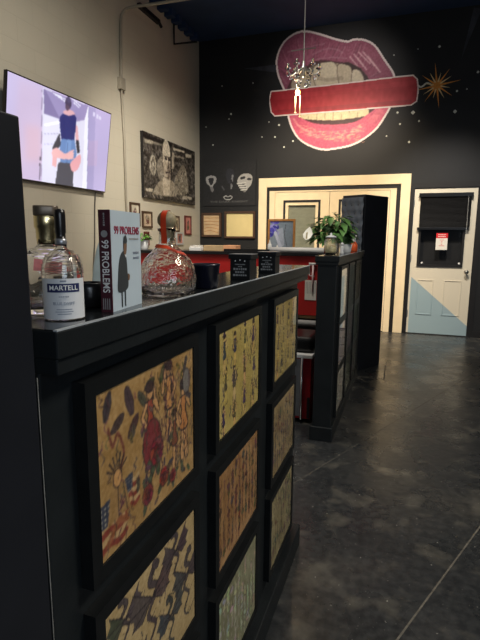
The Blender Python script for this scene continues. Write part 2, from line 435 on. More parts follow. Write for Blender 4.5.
for x0, x1 in ((-1.99, -1.153), (-1.147, -.29)):
    w0, w1 = x0+.135, x1-.13
    bm = bmesh.new(); zb = .95
    box(bm, (x0, YB+.0, .01), (w0, YB+.045, 2.06)); box(bm, (w1, YB, .01), (x1, YB+.045, 2.06))
    box(bm, (w0, YB, .01), (w1, YB+.045, zb)); box(bm, (w0, YB, 1.945), (w1, YB+.045, 2.06))
    lf = obj('door_leaf', bm, m_cream, dd)
    def ring(i0, i1, y0, y1, b0=0.):
        bm = bmesh.new(); a0, a1, c0, c1 = w0+i0, w1-i0, zb+i0, 1.945-i0; d_ = i1-i0
        box(bm, (a0, y0, c0), (a0+d_, y1, c1)); box(bm, (a1-d_, y0, c0), (a1, y1, c1))
        box(bm, (a0+d_, y0, c0), (a1-d_, y1, c0+d_)); box(bm, (a0+d_, y0, c1-d_), (a1-d_, y1, c1))
        return bm
    obj('window_moulding', ring(0, .032, YB-.014, YB+.04), m_trimblack, lf)
    obj('window_bead', ring(.032, .075, YB-.004, YB+.04), m_cream, lf)
    bm = bmesh.new()
    for k in range(44):
        z = zb+.08 + k*.0205
        if z > 1.865: break
        v = box(bm, (w0+.077, YB+.045, z), (w1-.077, YB+.048, z+.019))
        R = Matrix.Rotation(.35, 3, 'X')
        for q in v: q.co = R @ (q.co-Vector((0, YB+.0465, z+.009))) + Vector((0, YB+.0465, z+.009))
    obj('blind_slats', bm, m_blindgrey, lf)
    obj('window_pane', BOX((w0+.07, YB+.02, zb+.07), (w1-.07, YB+.024, 1.875)), m_windowpane, lf)
    obj('door_back', BOX((w0, YB+.055, zb), (w1, YB+.06, 1.945)), m_trimblack, lf)

# ---- white entry door with a painted blue corner
ed = thing('door_2', (.45, YB, 0), 'off-white door with blue painted corner and black-framed window', 'door', kind='structure')
bm = bmesh.new()
box(bm, (-.012, YB-.018, 0), (.04, YB+.08, 2.16)); box(bm, (.865, YB-.018, 0), (.93, YB+.08, 2.16)); box(bm, (.04, YB-.018, 2.08), (.865, YB+.08, 2.16)); box(bm, (.04, YB-.014, 0), (.865, YB+.08, .012))
obj('door_frame', bm, m_trimblack, ed)
def door_paint():
    m = bpy.data.materials.new('off_white_and_blue_door_paint'); m.use_nodes = True; nt = m.node_tree; N = nt.nodes; L = nt.links; b = N['Principled BSDF']
    tc = N.new('ShaderNodeTexCoord'); sp = N.new('ShaderNodeSeparateXYZ'); L.new(tc.outputs['Object'], sp.inputs[0])
    a = N.new('ShaderNodeMath'); a.operation = 'MULTIPLY_ADD'; L.new(sp.outputs[0], a.inputs[0]); a.inputs[1].default_value = .86; L.new(sp.outputs[2], a.inputs[2])
    g = N.new('ShaderNodeMath'); g.operation = 'LESS_THAN'; L.new(a.outputs[0], g.inputs[0]); g.inputs[1].default_value = .895
    h = N.new('ShaderNodeMath'); h.operation = 'GREATER_THAN'; L.new(sp.outputs[0], h.inputs[0]); h.inputs[1].default_value = .072
    q = N.new('ShaderNodeMath'); q.operation = 'MULTIPLY'; L.new(g.outputs[0], q.inputs[0]); L.new(h.outputs[0], q.inputs[1])
    x = N.new('ShaderNodeMix'); x.data_type = 'RGBA'; L.new(q.outputs[0], x.inputs[0]); x.inputs[6].default_value = (*rgb(214, 206, 186), 1); x.inputs[7].default_value = (*rgb(150, 172, 180), 1)
    L.new(x.outputs[2], b.inputs['Base Color']); b.inputs['Roughness'].default_value = .45
    return m
e0, e1, ez = .045, .858, 2.072
wx0, wx1, wz0, wz1 = .13, .735, .985, 1.97
bm = bmesh.new()
box(bm, (e0, YB, .014), (wx0, YB+.045, ez)); box(bm, (wx1, YB, .014), (e1, YB+.045, ez)); box(bm, (wx0, YB, .014), (wx1, YB+.045, wz0)); box(bm, (wx0, YB, wz1), (wx1, YB+.045, ez))
lf = obj('door_leaf', bm, door_paint(), ed)
for px0, px1 in ((.155, .375), (.51, .745)):
    bm = bmesh.new(); z0, z1, t = .29, .80, .016
    for a, b_ in (((px0, z0), (px0+t, z1)), ((px1-t, z0), (px1, z1)), ((px0+t, z0), (px1-t, z0+t)), ((px0+t, z1-t), (px1-t, z1))):
        box(bm, (a[0], YB-.007, a[1]), (b_[0], YB+.001, b_[1]))
    obj('panel_moulding', bm, bpy.data.materials['off_white_and_blue_door_paint'], lf, bevel=.003)
bm = bmesh.new(); t = .03
for a, b_ in (((wx0, wz0), (wx0+t, wz1)), ((wx1-t, wz0), (wx1, wz1)), ((wx0+t, wz0), (wx1-t, wz0+t)), ((wx0+t, wz1-t), (wx1-t, wz1))):
    box(bm, (a[0], YB-.016, a[1]), (b_[0], YB+.03, b_[1]))
wf_ = obj('window_frame', bm, m_trimblack, lf)
obj('window_pane', BOX((wx0+t, YB+.012, wz0+t), (wx1-t, YB+.016, wz1-t)), m_windowpane, lf)
m_night = mat('dark_room_beyond', rgb(14, 15, 16), .8, noise=.5, nscale=5)
obj('back_panel', BOX((wx0, YB+.1, wz0), (wx1, YB+.105, wz1)), m_night, ed)
for s in (.2, .69):
    bm = bmesh.new(); lathe(bm, [(.001, -.003), (.014, -.003), (.014, .003), (.001, .003)], (0, 0, 0), 12)
    for v in bm.verts: v.co = Vector((s, YB+.006, wz0+.055)) + Vector((v.co.x, v.co.z, v.co.y))
    obj('suction_disc', bm, m_white, lf)
bm = bmesh.new(); lathe(bm, [(.026, 0), (.026, .008), (.012, .012), (.011, .03), (.026, .042), (.03, .055), (.024, .066), (.004, .07)], (0, 0, 0), 20)
for v in bm.verts: v.co = Vector((.79, YB, .925)) + Vector((v.co.x, -v.co.z, v.co.y))
obj('door_knob', bm, m_nickel, lf, smooth=True)
for z in (.25, 1.05, 1.82):
    obj('hinge', BOX((.036, YB-.006, z), (.054, YB+.01, z+.1)), m_nickel, lf)

bl = thing('window_blind', (.45, YB-.03, 1.6), 'black slatted blind half lowered over the white door window', 'blind')
obj('head_rail', BOX((.105, YB-.055, 1.955), (.80, YB-.017, 2.005)), m_blind, bl)
bm = bmesh.new()
for k in range(26):
    z = 1.545 + k*.0158
    v = box(bm, (.13, YB-.045, z), (.78, YB-.021, z+.0025)); c = Vector((0, YB-.033, z)); R = Matrix.Rotation(.9, 3, 'X')
    for q in v: q.co = R @ (q.co-c) + c
obj('slats', bm, m_blind, bl)
obj('bottom_rail', BOX((.105, YB-.048, 1.505), (.77, YB-.02, 1.537)), m_blind, bl)
bm = bmesh.new(); tube(bm, [(.74, YB-.055, 1.96), (.745, YB-.055, 1.40)], .0015, 6)
obj('pull_cord', bm, m_whiteink, bl)
sg = thing('door_sign', (.44, YB-.02, 1.3), 'small red and white paper sign taped to the door glass', 'sign')
sx0, sx1, sz0, sz1 = .368, .518, 1.225, 1.458
ss_ = obj('sign_sheet', BOX((sx0, YB-.0185, sz0), (sx1, YB-.0165, sz1)), m_paper, sg)
obj('sign_header', BOX((sx0, YB-.0195, sz1-.07), (sx1, YB-.0186, sz1)), m_signred, ss_)
for dz_ in (.022, .047): dashes('sign_lettering', m_whiteink, ss_, ((sx0+sx1)/2, YB-.0197, sz1-dz_), (1, 0, 0), (0, 0, 1), .10, .013)
bm = bmesh.new()
for k, w in enumerate((.05, .02, .02, .02, .07)):
    box(bm, ((sx0+sx1)/2-w/2, YB-.0192, sz1-.098-k*.02), ((sx0+sx1)/2+w/2, YB-.0186, sz1-.092-k*.02))
obj('sign_text_lines', bm, m_signred, ss_)

# ================================================================== PARTITIONS
def partition(x_cap, x_body, x_back, y0, y1, label, ztop=1.252, trim_end=.018):
    t = thing('partition', ((x_body+x_back)/2, (y0+y1)/2, 0), label, 'partition'); m_cap = MATS['grey_gloss_laminate']
    obj('panel_body', BOX((x_back, y0, 0), (x_body, y1, 1.2)), m_black, t, bevel=.003)
    cw = x_cap-x_body
    obj('cap_board', BOX((x_back-cw, y0-.012, 1.217), (x_cap, y1+.045, ztop)), m_black, t, bevel=.0025)
    obj('cap_moulding', BOX((x_back-cw*.7, y0-.008, 1.196), (x_cap-.005, y1+.03, 1.217)), m_black, t, bevel=.002)
    obj('cap_surface', BOX((x_back-cw+.002, y0-.010, ztop+.0001), (x_cap-.002, y1+.043, ztop+.0009)), m_cap, t)
    obj('front_edge_highlight', BOX((x_cap-.005, y0-.0125, ztop-.0006), (x_cap+.0004, y1+.0455, ztop+.0012)), MATS['grey_edge_highlight'], t)  # pale strip drawing the light caught by the bevelled cap edge
    tw = x_cap-x_body
    obj('base_trim', BOX((x_back-.016, y0-.016, 0), (x_cap-.002, y1+trim_end, .098)), m_black, t, bevel=.004)
    return t
P1 = partition(-.379, -.42, -.515, .464, 1.955, 'near black half wall hung with nine framed flash sheets')
P2 = partition(-.407, -.423, -.548, 3.147, 4.965, 'far black half wall with plants on its cap beside the corridor')
# cap bracket lines: end post at the near end
ep = thing('end_post', (-.46, .3, 0), 'tall black post at the near end of the flash sheet wall', 'post')
obj('post_body', BOX((-.53, .13, 0), (-.395, .432, 1.485)), m_black_c, ep, bevel=.002)
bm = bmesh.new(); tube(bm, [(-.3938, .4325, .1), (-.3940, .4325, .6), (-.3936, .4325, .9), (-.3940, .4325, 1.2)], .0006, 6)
obj('post_edge_highlight', bm, m_edge_highlight, ep)  # painted highlight where the post's bevelled edge catches light

# ---- flash sheets
DK = (44, 34, 38)
def jit(c, a): return tuple(min(255, max(0, v+rnd.uniform(-a, a))) for v in c)
def rose(C, x, y, s, col=(126, 50, 46)):
    for k in range(3):
        a = rnd.uniform(0, 6.28); C.ell((x+math.cos(a)*s*1.15, y+math.sin(a)*s*1.15), s*.62, s*.26, (74, 82, 58), a, edge=DK, ew=s*.06)
    for k in range(6):
        a = k*1.05+rnd.random()*.3; C.ell((x+math.cos(a)*s*.55, y+math.sin(a)*s*.55), s*.5, s*.38, jit(col, 14), a+1.57, edge=DK, ew=s*.06)
    for k in range(4):
        a = k*1.6+.5; C.ell((x+math.cos(a)*s*.22, y+math.sin(a)*s*.22), s*.3, s*.22, jit((col[0]*.8, col[1]*.8, col[2]*.8), 12), a, edge=DK, ew=s*.05)
def leafs(C, x, y, s, a, col):
    C.ell((x, y), s, s*.38, col, a, edge=DK, ew=s*.06)
    C.line([(x-math.cos(a)*s*.9, y-math.sin(a)*s*.9), (x+math.cos(a)*s*.9, y+math.sin(a)*s*.9)], s*.08, DK)
def squig(C, x, y, h, w, col, lw, n=5):
    C.line(spl([(x+rnd.uniform(-w, w), y-h/2+h*k/n) for k in range(n+1)], 5), lw, col, taper=rnd.random() < .5)
def figure(C, x, y, h, cloth, skin=(188, 142, 92), hat=False):
    o = DK; e = h*.013
    C.line([(x, y-h*.05), (x-h*.05, y-h*.5)], h*.085+2*e, o); C.line([(x+h*.03, y-h*.05), (x+h*.07, y-h*.48)], h*.085+2*e, o)
    C.line([(x, y-h*.05), (x-h*.05, y-h*.5)], h*.085, skin); C.line([(x+h*.03, y-h*.05), (x+h*.07, y-h*.48)], h*.085, skin)
    tor = spl([(x-h*.09, y+h*.24), (x+h*.09, y+h*.25), (x+h*.05, y+h*.1), (x+h*.12, y-h*.1), (x+h*.02, y-h*.16), (x-h*.11, y-h*.1), (x-h*.05, y+h*.1)], 5, True)
    C.poly(tor, cloth); C.line(tor+tor[:1], e*1.6, o)
    for sgn in (-1, 1):
        q = [(x+sgn*h*.08, y+h*.22), (x+sgn*h*.17, y+h*.1), (x+sgn*h*.08, y+h*.36 if rnd.random() < .4 else y-h*.03)]
        C.line(q, h*.05+2*e, o); C.line(q, h*.05, skin)
    C.ell((x, y+h*.35), h*.065, h*.085, skin, edge=o, ew=e)
    C.ell((x, y+h*.40), h*.085, h*.055, (58, 42, 40), edge=o, ew=e)
    C.line([(x-h*.02, y+h*.345), (x+h*.025, y+h*.345)], h*.012, o)
    if hat:
        C.poly([(x-h*.07, y+h*.42), (x+h*.07, y+h*.42), (x+h*.06, y+h*.6), (x-h*.06, y+h*.6)], (66, 48, 70)); C.line([(x-h*.12, y+h*.42), (x+h*.12, y+h*.42)], h*.03, DK)
def dragon(C, x, y, h, col, flip=1):
    body = spl([(x+flip*h*a, y+h*b) for a, b in ((-.05, .5), (.06, .38), (-.08, .24), (.1, .06), (-.04, -.12), (.1, -.28), (-.02, -.42), (-.16, -.36))], 7)
    for wd, c in ((.10, DK), (.075, col)):
        C.line(body, h*wd, c, taper=True)
    for sx in (1, -1):
        rt_ = (x+flip*h*.02, y+h*.2); tips = [(rt_[0]+sx*h*.34, rt_[1]+h*.26), (rt_[0]+sx*h*.42, rt_[1]+h*.06), (rt_[0]+sx*h*.36, rt_[1]-h*.1), (rt_[0]+sx*h*.2, rt_[1]-h*.14)]
        C.poly([rt_, tips[0], ((tips[0][0]+tips[1][0])/2-sx*h*.06, (tips[0][1]+tips[1][1])/2), tips[1], ((tips[1][0]+tips[2][0])/2-sx*h*.06, (tips[1][1]+tips[2][1])/2), tips[2], tips[3]], jit(col, 10))
        for tp in tips: C.line([rt_, tp], h*.018, DK)
    C.ell((x-flip*h*.06, y+h*.5), h*.07, h*.045, col, .6*flip, edge=DK, ew=h*.012)
    for k in range(0, len(body), 4): C.line([body[k], (body[k][0]-flip*h*.1, body[k][1]+h*.05)], h*.018, DK, taper=True)
def flag(C, x, y, w, h):
    for k in range(6):
        yy = y-h/2+h*k/6; q = spl([(x-w/2, yy), (x-w*.1, yy+h*.06), (x+w*.2, yy-h*.05), (x+w/2, yy+h*.02)], 5)
        C.line(q, h/6.2, (128, 58, 44) if k % 2 == 0 else (178, 148, 102))
    C.poly([(x-w*.5, y), (x+w*.05, y+h*.05), (x+w*.08, y+h*.62), (x-w*.5, y+h*.55)], (54, 58, 72))
    for i in range(4):
        for j in range(4): C.ell((x-w*.42+i*w*.13, y+h*.09+j*h*.125), w*.028, w*.028, (178, 168, 140))
def sheet_roses(n):
    C = Canvas(0, .33, 0, .262, int(.33*n), int(.262*n), (160, 126, 76)); C.noise(26, (6, 5)); C.noise(18, (40, 30))
    for (u, v, s, a) in ((.03, .235, .022, 1.2), (.055, .20, .02, .5), (.09, .225, .026, 1.9), (.10, .18, .022, .8), (.13, .215, .02, 2.3), (.20, .24, .018, 1.), (.155, .235, .018, .3)): leafs(C, u, v, s, a, jit((74, 62, 48), 16))
    C.line(spl([(.03, .2), (.04, .17), (.055, .185), (.07, .15), (.06, .13)], 6), .006, (110, 60, 46))
    figure(C, .155, .165, .16, (150, 70, 48)); C.ell((.16, .125), .032, .044, (116, 44, 46), edge=DK, ew=.002); rose(C, .175, .105, .026)
    figure(C, .225, .19, .15, (188, 136, 80)); figure(C, .285, .13, .17, (176, 118, 66)); figure(C, .245, .105, .12, (120, 70, 50))
    for k in range(60): squig(C, rnd.uniform(.17, .325), rnd.uniform(.03, .25), rnd.uniform(.02, .06), .006, jit((62, 46, 40), 20), .0025)
    flag(C, .035, .05, .07, .07); flag(C, .09, .075, .04, .05)
    C.line([(.02, .02), (.05, .045), (.075, .035)], .012, (140, 84, 52)); C.ell((.05, .115), .011, .014, (186, 140, 86), edge=DK, ew=.002)
    for k in range(7):
        a = .5+k*.36; C.line([(.05+math.cos(a)*.014, .12+math.sin(a)*.014), (.05+math.cos(a)*.03, .12+math.sin(a)*.034)], .003, DK)
    C.poly([(.03, .1), (.07, .1), (.085, .05), (.02, .05)], (150, 116, 70)); C.line([(.05, .1), (.05, .05)], .002, DK); C.line([(.065, .1), (.075, .05)], .002, DK)
    rose(C, .14, .04, .02); rose(C, .20, .045, .019, (130, 50, 42)); rose(C, .235, .03, .014)
    for k in range(10): leafs(C, rnd.uniform(.1, .32), rnd.uniform(.01, .09), rnd.uniform(.008, .014), rnd.uniform(0, 3), jit((84, 74, 62), 20))
    C.line(spl([(.30, .245), (.29, .22), (.31, .2), (.295, .18), (.315, .165)], 6), .012, (70, 62, 60)); C.ell((.3, .2), .016, .024, (110, 104, 96), edge=DK, ew=.002)
    for k in range(70): squig(C, rnd.uniform(.01, .32), rnd.uniform(.01, .255), rnd.uniform(.012, .04), .006, jit((78, 60, 50), 22), .0018)
    for k in range(14): leafs(C, rnd.uniform(.07, .32), rnd.uniform(.06, .25), rnd.uniform(.006, .012), rnd.uniform(0, 3), jit((100, 84, 64), 20))
    C.blur(1); C.noise(24, (70, 60)); return C
def sheet_dragons(n):
    C = Canvas(0, .33, 0, .262, int(.33*n), int(.262*n), (176, 152, 106)); C.noise(20, (5, 4)); C.noise(14, (40, 30))
    for a in ((.055, .19, .13, 1), (.15, .15, .19, -1), (.24, .19, .14, 1), (.295, .1, .16, -1), (.215, .065, .14, 1), (.08, .065, .14, -1)): dragon(C, *a[:3], jit((72, 62, 64), 7), a[3])
    C.line([(.02, .1), (.05, .13)], .002, (130, 50, 40)); C.line([(.025, .09), (.055, .12)], .002, DK)
    for k in range(14): squig(C, rnd.uniform(.02, .32), rnd.uniform(.02, .24), .035, .006, (84, 74, 72), .0025)
    C.noise(26, (80, 70)); return C
def sheet_cartoons(n, base=(172, 152, 84), hat=True, cloth=((70, 52, 78), (96, 84, 60), (60, 60, 70))):
    C = Canvas(0, .33, 0, .262, int(.33*n), int(.262*n), base); C.noise(24, (5, 4))
    for i in range(4):
        for j in range(3):
            x, y, h = .045+i*.08+rnd.uniform(-.012, .012), .05+j*.085+rnd.uniform(-.012, .012), rnd.uniform(.085, .105)
            figure(C, x, y-.006, h, jit(rnd.choice(cloth), 12), jit((196, 168, 100), 10), hat and rnd.random() < .5)
    for k in range(42): squig(C, rnd.uniform(.01, .32), rnd.uniform(.02, .24), rnd.uniform(.02, .05), .007, jit((56, 46, 54), 14), .0042)
    C.noise(20, (50, 40)); return C
def sheet_columns(n, base, ink, dens=60):
    C = Canvas(0, .33, 0, .262, int(.33*n), int(.262*n), base); C.noise(34, (6, 3)); C.noise(22, (26, 8))
    for i in range(11):
        x = .015+i*.03
        for k in range(int(dens/11)):
            y = .02+rnd.random()*.22; squig(C, x+rnd.uniform(-.006, .006), y, rnd.uniform(.03, .07), .006, jit(ink, 22), rnd.uniform(.003, .006))
            if rnd.random() < .35: C.ell((x, y), .007, .012, jit(ink, 26), rnd.random()*3, edge=DK, ew=.0015)
    C.noise(26, (50, 40)); return C
ART = [  # near partition, rows top to bottom for each column from the near end
    (sheet_roses(520), 'tattoo flash sheet of roses, flags and figures in black frame, top row nearest the post'),
    (sheet_dragons(420), 'tattoo flash sheet of dark winged dragons in black frame, under the roses sheet'),
    (sheet_columns(120, (120, 100, 70), (70, 60, 58)), 'black framed flash sheet at the bottom of the nearest column, below the dragons'),
    (sheet_cartoons(330), 'yellow flash sheet of small hatted figures in black frame, top of the middle column'),
    (sheet_columns(300, (158, 118, 72), (92, 62, 46), 150), 'orange-brown flash sheet with vertical drawings in black frame, centre of the near half wall'),
    (sheet_columns(260, (136, 134, 102), (176, 176, 150), 120), 'grey-green flash sheet in black frame, bottom of the middle column'),
    (sheet_cartoons(300, (166, 146, 88), False, ((96, 76, 62), (120, 100, 64), (80, 66, 60))), 'tan flash sheet of crowded figures in black frame, top row under the cap end'),
    (sheet_columns(280, (150, 128, 86), (82, 66, 54), 140), 'brown densely drawn flash sheet in black frame, middle of the far column'),
    (sheet_columns(260, (150, 136, 94), (88, 76, 58), 120), 'olive-tan flash sheet in black frame just above the base trim, far column'),
]
def framed(xw, y0, y1, z0, z1, C, label, group, fr=.024, th=.021, m=m_black_d):
    """a glazed print hung on the +x face of a wall at x = xw"""
    t = thing('framed_flash_sheet', (xw, (y0+y1)/2, (z0+z1)/2), label, 'framed print', group)
    bm = bmesh.new()
    for a, b_ in (((y0-fr, z0-fr), (y0, z1+fr)), ((y1, z0-fr), (y1+fr, z1+fr)), ((y0, z0-fr), (y1, z0)), ((y0, z1), (y1, z1+fr))):
        box(bm, (xw+.0005, a[0], a[1]), (xw+th, b_[0], b_[1]))
    obj('frame', bm, m, t)
    W, Hh = C.b[1], C.b[3]
    C.build('print', lambda u, v: (xw+th-.0035, y0+(y1-y0)*u/W, z0+(z1-z0)*v/Hh), m_art, t)
    obj('glazing', BOX((xw+th-.0028, y0, z0), (xw+th-.0012, y1, z1)), m_pane, t)
    return t
YC = [(.548, .878), (1.022, 1.348), (1.534, 1.858)]
ZR = [(.878, 1.142), (.524, .787), (.165, .437)]
for i, (y0, y1) in enumerate(YC):
    for j, (z0, z1) in enumerate(ZR):
        C, lab = ART[i*3+j]
        framed(-.42, y0, y1, z0, z1, C, lab, 'framed flash sheets on the near half wall')
YC2 = [(3.26, 3.60), (3.73, 4.07), (4.22, 4.56)]
ZR2 = [(.835, 1.16), (.50, .785), (.165, .45)]
cn = ('nearest', 'middle', 'farthest'); rn = ('top', 'middle', 'bottom')
for i, (y0, y1) in enumerate(YC2):
    for j, (z0, z1) in enumerate(ZR2):
        C = sheet_columns(110, jit((118, 118, 108), 12), (170, 170, 160) if (i+j) % 2 == 0 else (70, 68, 66), 70)
        framed(-.423, y0, y1, z0, z1, C, f'grey framed flash sheet on the far half wall, {rn[j]} row, {cn[i]} column', 'framed flash sheets on the far half wall')

# ---- tall black cabinet with a tufted front at the far half wall's end
ca = thing('tall_cabinet', (-.5, 5.3, 0), 'tall black cabinet with tufted vinyl front behind the far half wall', 'cabinet')
A = Vector((-.425, 5.03, 0)); dr = Vector((.19, .345, 0)).normalized(); df = Vector((-dr.y, dr.x, 0)); wr, wf, hz = .42, .27, 1.80
bm = bmesh.new(); slab(bm, [A+dr*.0, A+dr*wr, A+dr*wr+df*wf, A+df*wf], (0, 0, 1), hz)
obj('cabinet_body', bm, m_black_c, ca, bevel=.004)
nx, nz = 28, 90; bm = bmesh.new(); grid = []
out = -dr
bt = []
for j in range(nz+1):
    row = []
    for i in range(nx+1):
        u, v = .008+(wf-.012)*i/nx, .10+(hz-.125)*j/nz
        px, pz = .075, .085
        best = 9
        for jj in range(int(v/pz)-1, int(v/pz)+3):
            off = .5*px if jj % 2 else 0
            ii = round((u-off)/px)
            best = min(best, math.hypot(u-off-ii*px, v-jj*pz))
        dep = .022*min(1, best/.045)**.6
        row.append(bm.verts.new(A+df*u+out*(.004+dep)+Vector((0, 0, v))))
    grid.append(row)
for j in range(nz):
    for i in range(nx): bm.faces.new((grid[j][i], grid[j][i+1], grid[j+1][i+1], grid[j+1][i]))
obj('tufted_front', bm, m_tuft, ca, smooth=True)
for jj in range(2, 21):
    for ii in range(0, 5):
        u, v = ii*.075+(.0375 if jj % 2 else 0), jj*.085
        if .03 < u < wf-.03 and v < hz-.05:
            bm = bmesh.new(); ball(bm, A+df*u+out*.008+Vector((0, 0, v)), .008, 1); obj('tuft_button', bm, m_button, ca)

# ================================================================== LEFT WALL
# ---- television
tv = thing('television', (XL, 4.0, 2.25), 'large flat television on cream wall showing two people hugging', 'television')
yA, yB_, zA, zB = 3.285, 4.738, 1.847, 2.672; xb, xt = -3.215, -3.10
tvp = lambda u, v, o=0.: Vector((xb+(xt-xb)*v+o, yA+(yB_-yA)*u, zA+(zB-zA)*v))
bm = bmesh.new(); slab(bm, [tvp(0, 0, -.03), tvp(1, 0, -.03), tvp(1, 1, -.03), tvp(0, 1, -.03)], (1, 0, 0), .03)
obj('tv_case', bm, m_tvbezel, tv, bevel=.003)
bm = bmesh.new(); box(bm, (XL+.001, 3.75, 2.05), (XL+.03, 4.28, 2.5)); box(bm, (XL+.001, 3.95, 2.33), (xb-.012, 4.08, 2.42))
obj('wall_mount', bm, m_dark_metal, tv)
# picture on the screen
nT = Vector((xt-xb, 0, zB-zA)); nT = Vector((nT.z, 0, -nT.x)).normalized()
def tvuv(q):
    q = (5+q[0]/4.364, 65+q[1]/4.364)
    d_ = Vector(fw + rt*(q[0]-240)/F - up*(q[1]-320)/F); o_ = Vector((0, 0, EYE)); P0 = tvp(0, 0)
    t_ = (P0-o_).dot(nT)/d_.dot(nT); X = o_+d_*t_
    return ((X.y-yA)/(yB_-yA), (X.z-zA)/(zB-zA))
T = Canvas(.008, .992, .016, .985, 170, 100, (196, 184, 222))
g = np.clip((T.X*1.2), 0, 1)[..., None]; T.I = T.I*(1-.12*g) + np.array((.80, .62, .72))*(.12*g)
def tpoly(pts, col, a=1.): T.poly([tvuv(q) for q in pts], col, a)
def tline(pts, w, col, a=1.): T.line([tvuv(q) for q in pts], w, col, a)
tpoly([(60, 60), (160, 100), (160, 500), (20, 500)], (206, 180, 206), .5); tpoly([(90, 260), (160, 270), (160, 420), (85, 420)], (222, 176, 184), .45)
T.blur(40)
tpoly([(165, 100), (365, 178), (355, 545), (160, 520)], (222, 220, 240))
tpoly([(167, 102), (363, 178), (346, 240), (236, 262), (172, 212)], (150, 138, 186)); tpoly([(168, 104), (176, 108), (236, 230), (236, 262), (170, 212)], (126, 114, 162))
for a_ in (((210, 122), (262, 160)), ((225, 130), (275, 155)), ((296, 150), (328, 178)), ((300, 165), (322, 185))): tline(a_, .012, (236, 236, 255))
tpoly([(172, 214), (236, 236), (236, 300), (170, 300)], (226, 224, 244)); tline([(175, 262), (236, 250)], .02, (255, 255, 255)); tline([(172, 300), (230, 300)], .006, (170, 164, 196)); tline([(172, 345), (215, 345)], .006, (180, 174, 204))
tpoly([(348, 238), (362, 182), (358, 545), (336, 545)], (240, 240, 252)); tpoly([(364, 178), (368, 180), (360, 548), (356, 546)], (150, 146, 190))
tpoly([(366, 180), (460, 215), (440, 550), (357, 546)], (180, 168, 214), .8); tpoly([(366, 180), (395, 190), (385, 548), (357, 546)], (150, 142, 190), .6); tpoly([(365, 330), (405, 330), (400, 440), (360, 440)], (222, 168, 190), .18)
tline([(161, 110), (157, 500)], .004, (120, 110, 140)); tline([(152, 430), (150, 500)], .008, (70, 60, 80)); tpoly([(149, 400), (158, 400), (158, 416), (149, 416)], (96, 86, 106))
tpoly([(238, 295), (205, 362), (212, 380), (244, 352)], (52, 50, 62)); tpoly([(308, 325), (322, 330), (326, 382), (314, 386)], (40, 40, 52)); tpoly([(232, 425), (298, 428), (296, 532), (218, 522)], (64, 64, 76))
tpoly([(304, 255), (316, 268), (322, 330), (308, 328)], (226, 170, 178)); tpoly(spl([(252, 206), (266, 196), (292, 198), (306, 218), (280, 226)], 5, True), (222, 170, 178))
tpoly([(238, 226), (252, 212), (280, 222), (304, 216), (312, 236), (302, 330), (246, 326), (240, 285)], (30, 38, 104)); tpoly([(240, 240), (262, 220), (266, 320), (248, 324)], (28, 32, 98), .6)
T.ell(tvuv((276, 166)), .030, .068, (62, 54, 84)); T.ell(tvuv((272, 186)), .020, .03, (84, 66, 88)); T.ell(tvuv((278, 152)), .022, .03, (84, 78, 116), 0, .6)
tpoly([(246, 322), (304, 328), (312, 390), (300, 432), (242, 424), (238, 364)], (98, 132, 188)); tpoly([(270, 326), (290, 328), (288, 380), (262, 380)], (122, 156, 208), .7); tline([(272, 330), (270, 430)], .005, (70, 100, 156))
tpoly(spl([(206, 372), (226, 362), (262, 386), (290, 372), (298, 385), (296, 408), (268, 412), (228, 404), (206, 398)], 5, True), (236, 178, 180))
for k in range(4): tline([(276, 396+k*5), (300, 372+k*12)], .009, (240, 186, 186))
tpoly([(206, 396), (226, 402), (222, 446), (206, 440)], (232, 172, 176)); tpoly(spl([(284, 432), (310, 402), (328, 392), (330, 420), (316, 456), (294, 464)], 5, True), (232, 164, 172))
for q in ((384, 206), (398, 214), (410, 221)): tpoly([(q[0], q[1]), (q[0]+9, q[1]+3), (q[0]+8, q[1]+20), (q[0]-1, q[1]+17)], (214, 208, 238))
T.blur(1); T.I = np.clip(T.I*.94+.06, 0, 1); T.noise(12, (5, 3)); T.noise(6, (8, 5))
T.build('screen', lambda u, v: tvp(u, v, .0015), m_screen, tv)
cb = tag(obj('power_cable', (lambda bm: (tube(bm, spl([(-3.235, 4.6, 1.86), (-3.245, 4.58, 1.7), (-3.245, 4.55, 1.3), (-3.245, 4.5, .9), (-3.245, 4.49, .008)], 6), .007, 8), bm)[1])(bmesh.new()), m_cable),
         'thin grey cable hanging down the wall below the television', 'cable')

# ---- conduit
cn_ = thing('electrical_conduit', (XL, 5.2, 2.6), 'painted electrical conduit climbing the cream wall beside the television', 'conduit')
bm = bmesh.new(); xw = XL+.022
tube(bm, [(xw, 5.20, 0), (xw, 5.20, 2.5), (xw, 5.17, 3.05)], .013, 10)
tube(bm, spl([(xw, 5.17, 3.15), (xw, 5.20, 3.75), (xw+.03, 5.2, 3.86), (xw+.12, 5.2, 3.905), (xw+.5, 5.2, 3.9), (-1.6, 5.2, 3.895), (3.09, 5.2, 3.90)], 6), .016, 10)
obj('pipe', bm, m_conduit, cn_, smooth=True)
obj('junction_box', BOX((XL+.001, 5.12, 3.04), (XL+.05, 5.22, 3.17)), m_conduit, cn_, bevel=.004)
bm = bmesh.new(); tube(bm, [(XL+.03, 5.18, 4.02), (-2.6, 5.18, 4.0), (3.09, 5.2, 4.02)], .012, 8)
tag(obj('ceiling_cable', bm, m_dark_metal), 'dark cable above the conduit, crossing from the cream wall under the ceiling', 'cable')
bm = bmesh.new(); tube(bm, [(XL+.02, 6.55, 4.30), (XL+.02, 6.55, 4.012), (-2.9, 6.55, 4.003)], .014, 8)
tag(obj('ceiling_bracket', bm, m_dark_metal), 'bent black bracket high on the cream wall near the dark corner', 'bracket')
bm = bmesh.new(); box(bm, (XL-.004, 5.6, 4.09), (XL+.05, 6.1, 4.14)); tube(bm, [(XL+.03, 6.08, 4.12), (XL+.03, 6.16, 4.08)], .02, 8)
tag(obj('steel_angle', bm, m_dark_metal), 'short black steel angle bolted high on the cream wall', 'angle bar')

